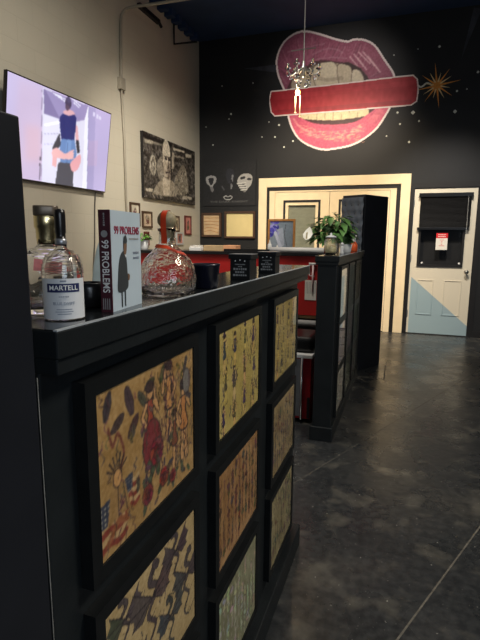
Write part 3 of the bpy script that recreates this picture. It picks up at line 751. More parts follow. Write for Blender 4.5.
# ---- black and white banknote canvas
nt_ = thing('banknote_canvas', (XL, 6.4, 2.27), 'large black and white banknote portrait canvas on the cream wall', 'canvas')
by0, by1, bz0, bz1, bx = 5.60, 7.17, 1.872, 2.68, XL+.042
obj('canvas_body', BOX((XL+.0005, by0, bz0), (bx-.001, by1, bz1)), m_trimblack, nt_)
B = Canvas(0, by1-by0, 0, bz1-bz0, 150, 96, (62, 57, 51)); W, Hh = by1-by0, bz1-bz0
def bq(q):
    X = at((140+q[0]/8.53, 130+q[1]/8.53), x=bx); return (X[1]-by0, X[2]-bz0)
B.noise(90, (50, 34)); B.noise(60, (90, 60))
BL = lambda pts, w, c: B.line([bq(q) for q in pts], w, c)
BPo = lambda pts, c, a=1.: B.poly([bq(q) for q in pts], c, a)
BPo([(5, 20), (275, 120), (275, 145), (5, 50)], (26, 24, 22)); BPo([(290, 130), (445, 180), (445, 200), (290, 150)], (26, 24, 22))
BPo([(40, 75), (110, 92), (108, 122), (40, 108)], (172, 164, 146)); BPo([(110, 95), (210, 128), (210, 140), (108, 118)], (120, 114, 102)); BPo([(388, 200), (438, 212), (438, 240), (388, 232)], (176, 168, 150))
BPo([(50, 495), (110, 502), (108, 528), (50, 520)], (196, 186, 166)); BPo([(360, 560), (440, 572), (440, 598), (360, 590)], (178, 170, 152))
BPo(spl([(108, 540), (140, 470), (190, 420), (250, 420), (300, 470), (300, 565), (110, 550)], 5, True), (150, 140, 122)); BPo([(190, 400), (260, 410), (250, 560), (200, 550)], (196, 184, 162))
BPo(spl([(150, 270), (185, 230), (200, 400), (170, 420), (150, 360)], 5, True), (140, 132, 118)); BPo([(258, 200), (300, 260), (262, 420), (250, 380)], (34, 30, 28))
B.ell(bq((226, 230)), .118, .23, (196, 186, 166)); B.ell(bq((230, 320)), .115, .22, (186, 174, 154)); B.ell(bq((224, 180)), .10, .15, (206, 196, 176)); BPo(spl([(236, 290), (262, 300), (258, 400), (240, 420)], 5, True), (120, 108, 94))
for q in ((222, 245), (248, 252)): B.ell(bq(q), .035, .02, (36, 30, 28)); BL([(q[0]-12, q[1]-18), (q[0]+10, q[1]-16)], .016, (70, 60, 54))
BL([(240, 262), (246, 320), (232, 330)], .016, (80, 70, 62)); BL([(222, 362), (254, 366)], .022, (60, 46, 44)); BL([(212, 400), (244, 414)], .014, (110, 100, 90)); BL([(196, 300), (205, 370)], .014, (120, 110, 98))
for q, rx, ry in (((112, 300), .09, .13),): B.ell(bq(q), rx, ry, (178, 170, 152)); B.ell(bq(q), rx*.6, ry*.6, (120, 112, 100)); B.ell(bq(q), rx*.35, ry*.35, (190, 182, 164))
BPo([(280, 150), (380, 180), (380, 196), (280, 170)], (190, 180, 160)); BPo([(285, 210), (380, 236), (380, 250), (285, 228)], (150, 142, 126)); BPo([(272, 190), (292, 196), (290, 330), (270, 330)], (170, 160, 142)); BPo([(320, 195), (345, 202), (340, 212), (318, 206)], (30, 28, 26))
BPo(spl([(300, 420), (340, 330), (370, 300), (400, 380), (405, 540), (300, 540)], 5, True), (132, 124, 108))
for k in range(60): x = rnd.uniform(280, 410); y = rnd.uniform(330, 560); BL([(x, y), (x+rnd.uniform(-14, 14), y+rnd.uniform(10, 36))], .01, rnd.choice(((40, 36, 32), (196, 186, 166), (90, 84, 74))))
for k in range(70): x = rnd.uniform(15, 130); y = rnd.uniform(110, 480); BL([(x, y), (x+rnd.uniform(-8, 8), y+rnd.uniform(6, 30))], .01, rnd.choice(((160, 152, 136), (26, 24, 24), (90, 84, 76))))
for k in range(24): x = rnd.uniform(20, 430); BL([(x, 545+x*.1), (x+rnd.uniform(4, 18), 570+x*.07)], .012, rnd.choice(((170, 162, 150), (30, 26, 26))))
B.blur(1); B.noise(60, (110, 70)); B.noise(46, (40, 26))
B.build('canvas_print', lambda u, v: (bx, by0+u, bz0+v), m_art, nt_)

# ---- small frames under the canvas
SM = [((5.297, 5.525), (1.50, 1.79), m_darkwood, (205, 196, 176), 'small dark framed print with pale paper, leftmost under the television conduit'),
      ((5.585, 5.835), (1.49, 1.70), m_darkwood, (196, 176, 150), 'small dark framed print, second from left under the banknote canvas'),
      ((5.63, 5.74), (1.26, 1.44), m_red_frame, (150, 92, 78), 'tiny red framed picture just above the potted plant'),
      ((6.50, 6.655), (1.45, 1.68), m_darkwood, (190, 174, 146), 'small framed print right behind the round bottle stopper'),
      ((6.55, 6.78), (1.26, 1.445), m_grey, (186, 130, 116), 'small pink toned framed print just above the red counter'),
      ((6.85, 7.075), (1.41, 1.70), m_red_frame, (196, 128, 120), 'small dark red framed print, rightmost before the black corner'),
      ((6.43, 6.53), (1.26, 1.36), m_red_frame, (120, 50, 44), 'tiny dark red framed picture left of the pink toned print')]
for (y0, y1), (z0, z1), fm, pc, lab in SM:
    t = thing('small_framed_print', (XL, (y0+y1)/2, (z0+z1)/2), lab, 'framed print', 'small frames under the banknote canvas')
    f = .022; bm = bmesh.new()
    for a, b_ in (((y0, z0), (y0+f, z1)), ((y1-f, z0), (y1, z1)), ((y0+f, z0), (y1-f, z0+f)), ((y0+f, z1-f), (y1-f, z1))): box(bm, (XL+.001, a[0], a[1]), (XL+.022, b_[0], b_[1]))
    obj('frame', bm, fm, t)
    C = Canvas(0, y1-y0, 0, z1-z0, 22, 26, pc); C.noise(30, (4, 4)); w, h = y1-y0, z1-z0
    for k in range(9): C.line([(w*rnd.uniform(.3, .7), h*rnd.uniform(.2, .8)) for _ in range(3)], .012, jit((96, 70, 64), 30))
    C.build('print', lambda u, v: (XL+.012, y0+u, z0+v), m_art, t)

# ================================================================== BACK WALL ART
YM = YB-.004
mu = thing('lips_mural', (-1.2, YB, 3.4), 'painted wall mural of pink lips biting a red stick with lit fuse', 'mural')
def mq(q): X = at(q, y=YM); return (X[0], X[2])
def zq(q): return mq((260+q[0]/2.18, 20+q[1]/2.18))           # mural coordinates read off an enlargement
def cq(q): return mq((270+q[0]/3.2, 25+q[1]/3.2))
LC = Canvas(-2.06, -.24, 2.62, 4.40, 215, 210, (30, 30, 32))
upo = spl([zq(q) for q in ((56, 158), (40, 120), (37, 85), (50, 52), (74, 31), (100, 25), (130, 31), (165, 42), (190, 47), (205, 43), (228, 44), (250, 56), (270, 85), (290, 115), (293, 135))], 8)
loo = spl([zq(q) for q in ((290, 160), (286, 182), (275, 205), (250, 240), (210, 268), (170, 279), (130, 281), (90, 263), (70, 235), (60, 200), (58, 170))], 8)
outl = upo+loo
LC.line(outl+outl[:1], .042, (236, 220, 218)); mm_ = LC.pmask(outl); LC.put(mm_, (74, 34, 42))
# upper lip
upin = spl([cq(q) for q in ((45, 235), (60, 190), (78, 165), (100, 150), (130, 122), (170, 112), (215, 118), (250, 122), (290, 140), (308, 165), (318, 190), (380, 200))], 8)
UL = LC.pmask(upo+upin[::-1]); LC.put(UL, (140, 72, 96))
gx = np.clip((LC.X+2.0)/1.7, 0, 1)
LC.I[UL] = LC.I[UL]*(1-.45*gx[UL][:, None]) + np.array((168, 78, 104))/255*(.45*gx[UL][:, None])
for k in range(70):                               # fine creases of the upper lip
    s = rnd.random(); i = int(s*(len(upo)-1)); j = int(min(.999, max(0, s*.95))*(len(upin)-1)); a_, b_ = np.array(upo[i]), np.array(upin[j])
    t0, t1 = rnd.uniform(.1, .5), rnd.uniform(.5, .95); LC.line([tuple(a_*(1-t0)+b_*t0), tuple(a_*(1-t1)+b_*t1)], .011, rnd.choice(((92, 46, 62), (104, 50, 70), (150, 86, 106), (178, 122, 138))), .6)
for q0, q1 in (((205, 75), (225, 100)), ((215, 70), (240, 95)), ((225, 70), (250, 100)), ((196, 80), (212, 100)), ((236, 80), (258, 108)), ((245, 92), (262, 114)), ((212, 82), (232, 108))):
    LC.line([zq(q0), zq(q1)], .02, (222, 178, 184), .75)
for q in (((115, 75), (150, 62), (180, 70)), ((60, 70), (100, 60), (140, 52)), ((105, 90), (150, 82), (190, 84))): LC.line(spl([zq(p) for p in q], 6), .02, (188, 152, 164), .35)
# mouth interior and teeth
LC.poly([cq(q) for q in ((215, 128), (250, 118), (290, 138), (312, 165), (322, 190), (230, 200))], (52, 24, 24))
def tooth(pts, c): p = spl([cq(q) for q in pts], 5, True); LC.poly(p, c); LC.line(p+p[:1], .008, (96, 78, 66))
LC.poly([cq(q) for q in ((66, 215), (72, 180), (90, 160), (130, 135), (170, 118), (215, 122), (255, 130), (262, 190), (200, 215))], (176, 160, 136))
for pts, c in ((((70, 180), (92, 165), (96, 205), (80, 214), (70, 208)), (176, 160, 140)), (((96, 165), (136, 140), (152, 205), (124, 216), (98, 210)), (198, 182, 156)),
               (((138, 140), (180, 118), (214, 130), (218, 200), (190, 212), (152, 208)), (214, 200, 172)), (((216, 130), (252, 130), (262, 150), (260, 195), (226, 204)), (202, 186, 158)),
               (((264, 146), (286, 146), (300, 170), (298, 190), (264, 194)), (212, 198, 172))): tooth(pts, c)
LC.line([cq(q) for q in ((130, 165), (180, 176), (230, 170))], .05, (150, 132, 112), .5)
LC.poly([cq(q) for q in ((60, 270), (330, 240), (322, 282), (270, 312), (150, 312), (90, 300))], (60, 26, 30))
xs = [95, 122, 150, 176, 202, 228, 254, 280, 316]
for a_, b_ in zip(xs, xs[1:]):
    tp = lambda x: 283-(x-95)*.16; bt_ = lambda x: 300+10*math.sin((x-95)/221*3.1)-(x-95)*.05
    p = [cq(q) for q in ((a_, tp(a_)), ((a_+b_)/2, tp((a_+b_)/2)-7), (b_, tp(b_)), (b_, bt_(b_)), (a_, bt_(a_)))]
    LC.poly(p, (222, 208, 166)); LC.line([p[0], p[4]], .005, (150, 132, 100))
# lower lip
loin = spl([cq(q) for q in ((372, 225), (350, 255), (318, 282), (270, 310), (210, 318), (150, 316), (105, 300), (80, 278), (60, 262))], 8)
LW = LC.pmask([tuple(q) for q in loo] + loin[::-1]) ; LC.put(LW, (204, 84, 114))
for q in ((352, 260), (330, 300), (345, 285), (290, 330)): LC.ell(cq(q), .08, .05, (232, 128, 138), .6, .35)
for k in range(130):
    x = rnd.uniform(90, 290); y = 330+24*math.sin((x-90)/200*3.1)+rnd.uniform(-14, 14); LC.line([cq((x, y)), cq((x+rnd.uniform(4, 14), y+rnd.uniform(-3, 3)))], .012, rnd.choice(((232, 164, 140), (240, 186, 156), (222, 130, 130))), .6)
for k in range(40):
    x = rnd.uniform(160, 300); y = rnd.uniform(352, 378); LC.line([cq((x, y)), cq((x+rnd.uniform(4, 12), y-2))], .012, (244, 170, 132), .55)
LC.line(spl([cq(q) for q in ((75, 300), (95, 325), (130, 345))], 5), .03, (236, 176, 164), .5)
LC.blur(1, LC.A); LC.noise(26, (120, 110), LC.A)
LC.line(outl+outl[:1], .026, (236, 220, 218))
LC.build('lips', lambda u, v: (u, YM, v), m_mural, mu, masked=True)
KC = Canvas(-2.11, 0.02, 3.16, 3.62, 360, 84, (170, 30, 40))
stk = spl([mq(q) for q in ((271.5, 92.2), (300, 89), (345, 84), (390, 78.5), (413, 76))], 4) + spl([mq(q) for q in ((416.6, 79.6), (417.4, 90), (416, 101))], 4) + spl([mq(q) for q in ((411, 104.4), (380, 107), (345, 110), (300, 113.6), (275, 115.4))], 4) + spl([mq(q) for q in ((271.8, 112), (270, 100))], 4)
KC.line(stk+stk[:1], .042, (240, 222, 216)); KC.poly(stk, (176, 30, 42))
KC.line([mq((276, 98)), mq((412, 83))], .06, (190, 40, 52), .6); KC.line([mq((276, 112)), mq((410, 101.5))], .05, (146, 22, 36), .7)
KC.noise(22, (60, 8), KC.A)
KC.build('dynamite_stick', lambda u, v: (u, YM-.002, v), m_mural, mu, masked=True)
bm = bmesh.new()
fz = spl([mq(q) for q in ((417.5, 84.5), (420, 87), (423, 86), (427, 83), (432, 85), (437, 86))], 6)
for a_, b_ in zip(fz, fz[1:]):
    a_, b_ = Vector((a_[0], YM-.001, a_[1])), Vector((b_[0], YM-.001, b_[1])); n_ = (b_-a_).normalized().cross(Vector((0, 1, 0)))*.011
    slab(bm, [a_-n_, b_-n_, b_+n_, a_+n_], (0, 1, 0), .0015)
obj('fuse', bm, m_star, mu)
cx, cz = mq((437, 85.5)); bm = bmesh.new(); bm2 = bmesh.new()
for k in range(16):
    a = 2*PI*k/16+.15; R_ = (.30, .20, .25, .17)[k % 4]*(1 if k != 1 else 1.05)
    e_ = Vector((math.cos(a), 0, math.sin(a))); n_ = Vector((-math.sin(a), 0, math.cos(a)))*.016; c = Vector((cx, YM-.002, cz))
    slab(bm if k % 2 == 0 else bm2, [c-n_, c+e_*R_, c+n_], (0, 1, 0), .0015)
slab(bm, [c+Vector((math.cos(2*PI*i/14)*.045, -.0005, math.sin(2*PI*i/14)*.045)) for i in range(14)], (0, 1, 0), .0015)
obj('starburst', bm, m_burst, mu); obj('starburst_glints', bm2, m_burst2, mu)
STARS = [(279, 125, .014), (275, 137, .012), (284, 147, .012), (293, 141, .012), (397.5, 112.5, .014), (413, 112.5, .022), (400, 124, .012), (419, 121, .012), (386.5, 136, .01), (409, 142, .014), (455, 111.5, .02), (457, 91, .012), (439.5, 46.5, .014), (394, 55, .008), (222, 86, .008), (231, 114, .014), (229, 119, .009), (253, 83, .008), (269, 122, .008), (213, 145, .010), (262, 137, .009), (206, 127, .008), (478, 72, .014), (467, 89, .008), (418, 49, .006)]
for x, y, r_ in STARS:
    sx_, sz_ = mq((x, y)); bm = bmesh.new(); n_ = 12
    slab(bm, [Vector((sx_+math.cos(2*PI*i/n_)*r_*(1 if i % 3 else 1.25), YM, sz_+math.sin(2*PI*i/n_)*r_*(1 if i % 3 else 1.25))) for i in range(n_)], (0, 1, 0), .002)
    obj('star', bm, m_star, mu)
for a_, b_, w in (((461, 60), (478, 8), .05), ((244, 68.5), (276, 68.5), .055)):
    a_, b_ = mq(a_), mq(b_); a_ = Vector((a_[0], YM, a_[1])); b_ = Vector((b_[0], YM, b_[1])); n_ = (b_-a_).normalized().cross(Vector((0, 1, 0)))*w
    bm = bmesh.new(); slab(bm, [a_, b_-n_, b_+n_], (0, 1, 0), .001); obj('comet_streak', bm, m_streak, mu)

# ---- dark poster of three pale faces, two boards under it
X0, X1 = -3.2, -2.30
ps = thing('poster', (-2.75, YB, 2.1), 'black poster with three pale half hidden faces on the black wall', 'poster')
pz0, pz1 = 1.87, 2.56
obj('poster_sheet', BOX((X0, YB-.010, pz0), (X1, YB-.0005, pz1)), mat('poster_black', rgb(20, 21, 24), .4, noise=.1), ps)
PC = Canvas(X0+.01, X1-.01, pz0+.01, pz1-.01, 110, 84, (20, 21, 24))
def pq(q): X = at((190+q[0]/6.4, 160+q[1]/6.4), y=YB-.012); return (X[0], X[2])
def pl(pts, c, a=1.): PC.poly(spl([pq(q) for q in pts], 5, True), c, a)
pl(((102, 115), (130, 100), (165, 108), (166, 140), (150, 160), (140, 190), (125, 165), (108, 150)), (150, 148, 146)); pl(((118, 120), (150, 116), (146, 150), (130, 160)), (30, 30, 34)); pl(((128, 172), (148, 176), (150, 200), (138, 204)), (110, 108, 108))
pl(((238, 60), (275, 62), (282, 120), (250, 150), (232, 110)), (34, 36, 44)); PC.line([pq((272, 100)), pq((264, 180))], .03, (120, 120, 122)); PC.line([pq((262, 130)), pq((270, 150))], .03, (24, 24, 28)); PC.line([pq((205, 170)), pq((218, 190))], .02, (70, 70, 74))
pl(((320, 100), (360, 86), (396, 100), (394, 150), (372, 180), (350, 205), (330, 190), (304, 140)), (166, 164, 160)); pl(((322, 112), (350, 104), (352, 118), (326, 124)), (40, 40, 44)); pl(((366, 116), (392, 116), (390, 130), (368, 128)), (50, 50, 54))
for k in range(4): PC.line([pq((304+k*8, 150+k*14)), pq((356+k*2, 146+k*14))], .022, (190, 188, 182)); PC.line([pq((310+k*8, 158+k*14)), pq((354+k*2, 154+k*14))], .012, (40, 38, 40))
PC.line(spl([pq(q) for q in ((216, 236), (230, 230), (242, 236), (256, 230), (270, 236), (258, 252), (228, 252), (216, 236))], 4), .012, (170, 170, 168))
PC.noise(16, (60, 50))
PC.build('poster_print', lambda u, v: (u, YB-.0115, v), m_art, ps)
text('poster_lettering', 'THE DARK KNIGHT', .042, mat('dim_ink', rgb(96, 96, 96), .7, noise=.1), ps, (*[(a) for a in (pq((248, 267))[0],)], YB-.0125, pq((248, 267))[1]), (1, 0, 0), (0, 0, 1), sx=1.75)
for x0, x1, z0, z1, m_, lab in ((-3.215, -2.875, 1.385, 1.765, m_cork, 'small tan wood board in dark frame under the black poster'), (-2.815, -2.305, 1.365, 1.785, m_yellowboard, 'wide pale yellow board in dark frame beside the cream casing')):
    t = thing('framed_board', ((x0+x1)/2, YB, z0), lab, 'framed board', 'boards under the black poster'); f = .03; bm = bmesh.new()
    for a, b_ in (((x0, z0), (x0+f, z1)), ((x1-f, z0), (x1, z1)), ((x0+f, z0), (x1-f, z0+f)), ((x0+f, z1-f), (x1-f, z1))): box(bm, (a[0], YB-.04, a[1]), (b_[0], YB-.001, b_[1]))
    obj('frame', bm, m_darkwood, t)
    obj('board', BOX((x0+f, YB-.02, z0+f), (x1-f, YB-.002, z1-f)), m_, t)
    if m_ is m_cork:
        bm = bmesh.new()
        for k in range(5): tube(bm, spl([(x0+.04, YB-.021, z0+.08+k*.055), (x0+.15, YB-.021, z0+.10+k*.05), (x1-.04, YB-.021, z0+.06+k*.06)], 5), .004, 5)
        obj('grain_lines', bm, m_oak, t)

# ================================================================== RED COUNTER AND WHAT STANDS ON IT
YR, ZT = 4.45, 1.235
rc = thing('red_counter', (-1.66, YR+.2, 0), 'long red fronted counter with black top between the half wall and cream wall', 'counter')
obj('counter_top', BOX((-2.78, YR-.03, ZT-.03), (-.60, YR+.45, ZT)), m_top, rc, bevel=.003)
obj('front_panel', BOX((-2.75, YR, .655), (-.62, YR+.02, ZT-.03)), m_red, rc)
for x in (-2.75, -1.70, -.65): obj('side_panel', BOX((x, YR+.02, 0), (x+.03, YR+.43, ZT-.03)), m_top, rc)
bm = bmesh.new(); box(bm, (-2.75, YR+.03, .62), (-.62, YR+.43, .645))
obj('lower_shelf', bm, m_cardboard, rc)
obj('back_panel', BOX((-2.75, YR+.43, .02), (-.62, YR+.45, ZT-.03)), m_top, rc)
bm = bmesh.new(); tube(bm, [(-2.0, YR-.04, .585), (-.63, YR-.04, .585)], .03, 16)
tag(obj('paper_roll', bm, m_grey, smooth=True), 'grey roll lying under the red counter front, seen through the gap', 'roll')
bm = bmesh.new()
sgn = thing('paper_notice', (-.83, YR-.002, .89), 'white paper notice taped low on the red counter front', 'notice')
obj('sheet', BOX((-.885, YR-.006, .80), (-.778, YR-.003, .985)), m_paper, sgn)
bm = bmesh.new()
for k in range(7): box(bm, (-.875+k*.014, YR-.0075, .86), (-.871+k*.014, YR-.0062, .97))
obj('print_lines', bm, m_greyink, sgn)
hk = thing('utensil_hook', (-.81, YR, 1.12), 'white hook and slim handle hanging on the red counter end', 'hook')
bm = bmesh.new(); tube(bm, [(-.85, YR-.02, 1.135), (-.78, YR-.02, 1.135)], .012, 8); tube(bm, [(-.845, YR-.02, 1.13), (-.845, YR-.02, 1.03), (-.80, YR-.02, 1.02)], .006, 8)
obj('cross_bar', bm, m_white, hk, smooth=True)
bm = bmesh.new(); tube(bm, [(-.812, YR-.02, 1.13), (-.812, YR-.02, .88)], [.010, .006], 10)
obj('handle', bm, mat('pinkish_plastic', rgb(226, 196, 196), .4, noise=.05), hk, smooth=True)
# tray box with a peach end, small white packet box, black tray
bt_ = thing('cardboard_tray', (-1.78, 4.62, ZT), 'long beige cardboard box with peach end on the red counter', 'box')
obj('box_body', BOX((-1.955, 4.55, ZT), (-1.74, 4.70, ZT+.055)), m_cardboard, bt_, bevel=.003)
obj('box_end', BOX((-1.739, 4.548, ZT), (-1.61, 4.70, ZT+.058)), m_peach, bt_, bevel=.003)
bt2 = thing('packet_box', (-2.02, 4.55, ZT), 'small white box of packets left of the beige cardboard box', 'box')
obj('box_body', BOX((-2.09, 4.50, ZT), (-1.965, 4.6, ZT+.035)), m_white, bt2, bevel=.003)
for k in range(4): obj('packet', BOX((-2.085+k*.03, 4.51, ZT+.036), (-2.062+k*.03, 4.58, ZT+.05+.006*(k % 2))), m_paper, bt2)
bm = bmesh.new(); box(bm, (-1.70, 4.46, ZT), (-1.24, 4.54, ZT+.018)); box(bm, (-1.70, 4.46, ZT+.018), (-1.24, 4.468, ZT+.026))
tag(obj('black_tray', bm, m_top), 'flat black tray along the red counter edge in front of the mirror frame', 'tray')
# leaning picture with a purple flower
pf = thing('picture_frame', (-1.19, 4.75, ZT), 'oak framed picture of a purple flower leaning on the red counter', 'picture frame')
x0, x1, z0, z1, f = -1.325, -1.05, ZT, 1.552, .02; y_ = 4.70; bm = bmesh.new()
for a, b_ in (((x0, z0), (x0+f, z1)), ((x1-f, z0), (x1, z1)), ((x0+f, z0), (x1-f, z0+f)), ((x0+f, z1-f), (x1-f, z1))): box(bm, (a[0], y_, a[1]), (b_[0], y_+.02, b_[1]))
obj('frame', bm, m_oak, pf)
C = Canvas(x0+f, x1-f, z0+f, z1-f, 60, 70, (150, 160, 170)); g = ((C.X-x0)/(x1-x0))[..., None]; C.I = C.I*(1-g*.5)+np.array((.40, .46, .50))*g*.5
for k in range(26): C.ell((x0+.06+rnd.uniform(-.035, .04), 1.46+rnd.uniform(-.07, .07)), .022, .012, rnd.choice(((62, 60, 160), (96, 88, 196), (130, 120, 214), (170, 164, 226))), rnd.random()*3)
C.line(spl([(x0+.075, 1.42), (x0+.1, 1.36), (x0+.13, 1.28)], 5), .03, (212, 214, 226)); C.poly([(x0+.09, 1.45), (x0+.15, 1.47), (x0+.17, 1.3), (x0+.11, 1.26)], (196, 200, 214), .7); C.line(spl([(x0+.18, 1.5), (x0+.17, 1.4), (x0+.2, 1.27)], 5), .006, (90, 92, 100))
C.noise(14, (20, 20)); C.build('print', lambda u, v: (u, y_+.008, v), m_art, pf)
obj('glazing', BOX((x0+f, y_+.003, z0+f), (x1-f, y_+.005, z1-f)), m_pane, pf)
for (x, y, h, r_), lab in (((-1.275, 4.60, .115, .02), 'tall white squeeze bottle standing before the purple flower picture'), ((-1.20, 4.60, .07, .02), 'short white squeeze bottle standing before the purple flower picture')):
    t = thing('squeeze_bottle', (x, y, ZT), lab, 'bottle')
    bm = bmesh.new(); lathe(bm, [(r_*.9, 0), (r_, .006), (r_, h*.6), (r_*.6, h*.7)], (x, y, ZT), 18); obj('bottle_body', bm, m_white, t, smooth=True)
    bm = bmesh.new(); lathe(bm, [(r_*.5, h*.7), (r_*.5, h*.8), (r_*.2, h*.84), (r_*.12, h)], (x, y, ZT), 14); obj('nozzle', bm, m_paper, t, smooth=True)
bm = bmesh.new(); tube(bm, [(-1.245, 4.49, ZT+.024), (-.69, 4.49, ZT+.024)], .024, 20)
tag(obj('white_roll', bm, m_white, smooth=True), 'long white paper roll lying on the black counter top', 'roll')
# small plant at the counter's left
def pot_plant(name, c, pr, ph, label, pot_m, nl, R, H, ms, lsize, flower=None, droop=.5, lean=(0, 0, 0)):
    t = thing(name, c, label, 'potted plant')
    bm = bmesh.new(); lathe(bm, [(pr*.72, 0), (pr*.78, .004), (pr, ph), (pr*.92, ph), (pr*.86, ph*.8)], c, 24); pt_ = obj('pot', bm, pot_m, t, smooth=True)
    bm = bmesh.new(); lathe(bm, [(pr*.3, ph*.82), (pr*.86, ph*.84), (pr*.3, ph*.88)], c, 18); obj('soil', bm, m_soil, pt_)
    bm = bmesh.new(); bs = bmesh.new(); c = Vector(c); top = c+Vector((0, 0, ph*.85))
    for k in range(nl):
        a = rnd.uniform(0, 2*PI); rr = R*math.sqrt(rnd.random()); hh = H*rnd.uniform(.1, 1)*(1-.5*(rr/R)**2)
        tip = top+Vector(lean)+Vector((math.cos(a)*rr, math.sin(a)*rr, hh))
        if k % 3 == 0: tube(bs, spl([top+Vector((math.cos(a)*pr*.3, math.sin(a)*pr*.3, 0)), top+Vector((math.cos(a)*rr*.4, math.sin(a)*rr*.4, hh*.7)), tip], 4), .0025, 5)
        L_ = lsize*rnd.uniform(.7, 1.25); w = L_*.30; dirv = Vector((math.cos(a+rnd.uniform(-.6, .6)), math.sin(a+rnd.uniform(-.6, .6)), rnd.uniform(-droop, .35))).normalized()
        sd = dirv.cross(Vector((0, 0, 1))).normalized(); nn = sd.cross(dirv)
        sec = [(0, .12), (.2, .75), (.45, 1), (.75, .6), (1, .03)]; prev = None
        for s_, ww in sec:
            p = tip+dirv*(L_*s_) - Vector((0, 0, 1))*(L_*.35*s_*s_)
            cur = [bm.verts.new(p-sd*w*ww+nn*w*.3*ww), bm.verts.new(p), bm.verts.new(p+sd*w*ww+nn*w*.3*ww)]
            if prev:
                bm.faces.new((prev[0], prev[1], cur[1], cur[0])); bm.faces.new((prev[1], prev[2], cur[2], cur[1]))
            prev = cur
    fo = obj('foliage', bm, ms, t, smooth=True); obj('stems', bs, m_stem, t)
    if flower is not None:
        fp = Vector(flower); bm = bmesh.new()
        prev = None
        for s_, ww in ((0, .15), (.2, .8), (.45, 1), (.75, .62), (1, .05)):
            p = fp+Vector((.012*s_, .055*s_, .105*s_)); cur = [bm.verts.new(p+Vector((-.038*ww, -.012*ww, 0))), bm.verts.new(p+Vector((0, .012*ww, 0))), bm.verts.new(p+Vector((.038*ww, -.004*ww, 0)))]
            if prev: bm.faces.new((prev[0], prev[1], cur[1], cur[0])); bm.faces.new((prev[1], prev[2], cur[2], cur[1]))
            prev = cur
        fl_ = obj('flower', bm, m_spathe, t, smooth=True)
        bm = bmesh.new(); tube(bm, spl([top, (fp+top)/2+Vector((0, 0, .06)), fp], 6), .003, 6); obj('flower_stalk', bm, m_stem, fl_)
        bm = bmesh.new(); tube(bm, [fp+Vector((0, -.006, .01)), fp+Vector((.005, -.012, .06))], .006, 8); obj('spadix', bm, m_cream_wax, fl_)
    return t
pot_plant('succulent_pot', (-2.68, 4.62, ZT), .055, .10, 'small leafy plant in white pot on the red counter by the book', m_ceramic, 40, .05, .09, m_leaf2, .06, droop=0.)

# ================================================================== ON THE FAR HALF WALL
ZK = 1.253
j = thing('glass_jar', (-.528, 3.55, ZK), 'mottled glass jar of cream contents, nearest on the far half wall', 'jar'); c = (-.528, 3.55, ZK)
bm = bmesh.new(); lathe(bm, [(.036, 0), (.045, .006), (.048, .03), (.047, .085), (.038, .108), (.036, .118), (.034, .118), (.036, .106), (.044, .084), (.045, .03), (.042, .01), (.02, .008)], c, 30); obj('jar_body', bm, m_frost, j, smooth=True)
bm = bmesh.new(); lathe(bm, [(.038, .0105), (.041, .03), (.040, .062), (.01, .066)], c, 24); obj('contents', bm, m_cream_wax, j, smooth=True)
bm = bmesh.new(); lathe(bm, [(.038, .119), (.039, .126), (.02, .134), (.006, .136), (.010, .146), (.002, .152)], c, 24); obj('jar_lid', bm, m_ceramic, j, smooth=True)
pot_plant('peace_lily', (-.478, 4.02, ZK), .055, .07, 'bushy green plant with white flower in a white pot on the far half wall', m_ceramic, 230, .15, .26, m_leaf, .08, (-.765, 3.85, 1.352), .45, (-.11, .02, .02))
for (x, y, h), lab in (((-.46, 3.66, .085), 'tall white figurine standing right of the mottled glass jar'), ((-.475, 3.735, .065), 'short white figurine standing behind the taller figurine')):
    t = thing('figurine', (x, y, ZK), lab, 'figurine'); bm = bmesh.new(); lathe(bm, [(.014, 0), (.015, .008), (.009, h*.3), (.012, h*.55), (.008, h*.72)], (x, y, ZK), 14); obj('figure_body', bm, m_ceramic, t, smooth=True)
    bm = bmesh.new(); ball(bm, (x, y, ZK+h*.85), h*.15); obj('figure_head', bm, m_ceramic, t, smooth=True)
t = thing('spray_bottle', (-.475, 4.62, ZK), 'small orange bottle with white cap, farthest on the far half wall', 'bottle'); c = (-.475, 4.62, ZK)
bm = bmesh.new(); lathe(bm, [(.03, 0), (.034, .006), (.034, .06), (.016, .085)], c, 20); obj('bottle_body', bm, m_orange, t, smooth=True)
bm = bmesh.new(); lathe(bm, [(.017, .085), (.014, .105), (.014, .115), (.026, .14), (.024, .144), (.004, .144)], c, 16); obj('bottle_cap', bm, m_white, t, smooth=True)

# ================================================================== ON THE NEAR HALF WALL
CX = lambda px, x: at(px, x=x)
# ---- round decanter with ball stopper
c = Vector((-.442, .852, ZK))
t = thing('round_bottle', c, 'round clear bottle with cork ball stopper and orange ribbon, beside the book', 'bottle')
outer = [(.02, 0), (.046, 0), (.052, .004), (.0545, .015), (.0545, .03), (.051, .05), (.042, .068), (.028, .082), (.0185, .092), (.0155, .098), (.0145, .118), (.0175, .120), (.0175, .125)]
inner = [(.0125, .125), (.0125, .098), (.0165, .0915), (.026, .0808), (.040, .0668), (.0493, .0492), (.0528, .03), (.0528, .015), (.050, .006), (.01, .0045)]
bm = bmesh.new(); lathe(bm, outer+inner, c, 44, power=2.3); obj('bottle_glass', bm, m_ripple, t, smooth=True)
bm = bmesh.new(); ball(bm, c+Vector((0, 0, .141)), .0185, 3, (1, 1, .95)); lathe(bm, [(.0115, .100), (.0122, .118), (.0125, .128), (.004, .13)], c, 20)
st = obj('ball_stopper', bm, m_corkball, t, smooth=True)
tc_ = Vector((c.x, c.y, 0)).normalized()*-1; sd = Vector((-tc_.y, tc_.x, 0))
bm = bmesh.new(); arc = []
for k in range(13):
    a = -.95+k*.26-.0; arc.append((math.cos(a), math.sin(a)))
tc_ = (tc_*.93+sd*-.36).normalized(); sd2 = Vector((-tc_.y, tc_.x, 0))
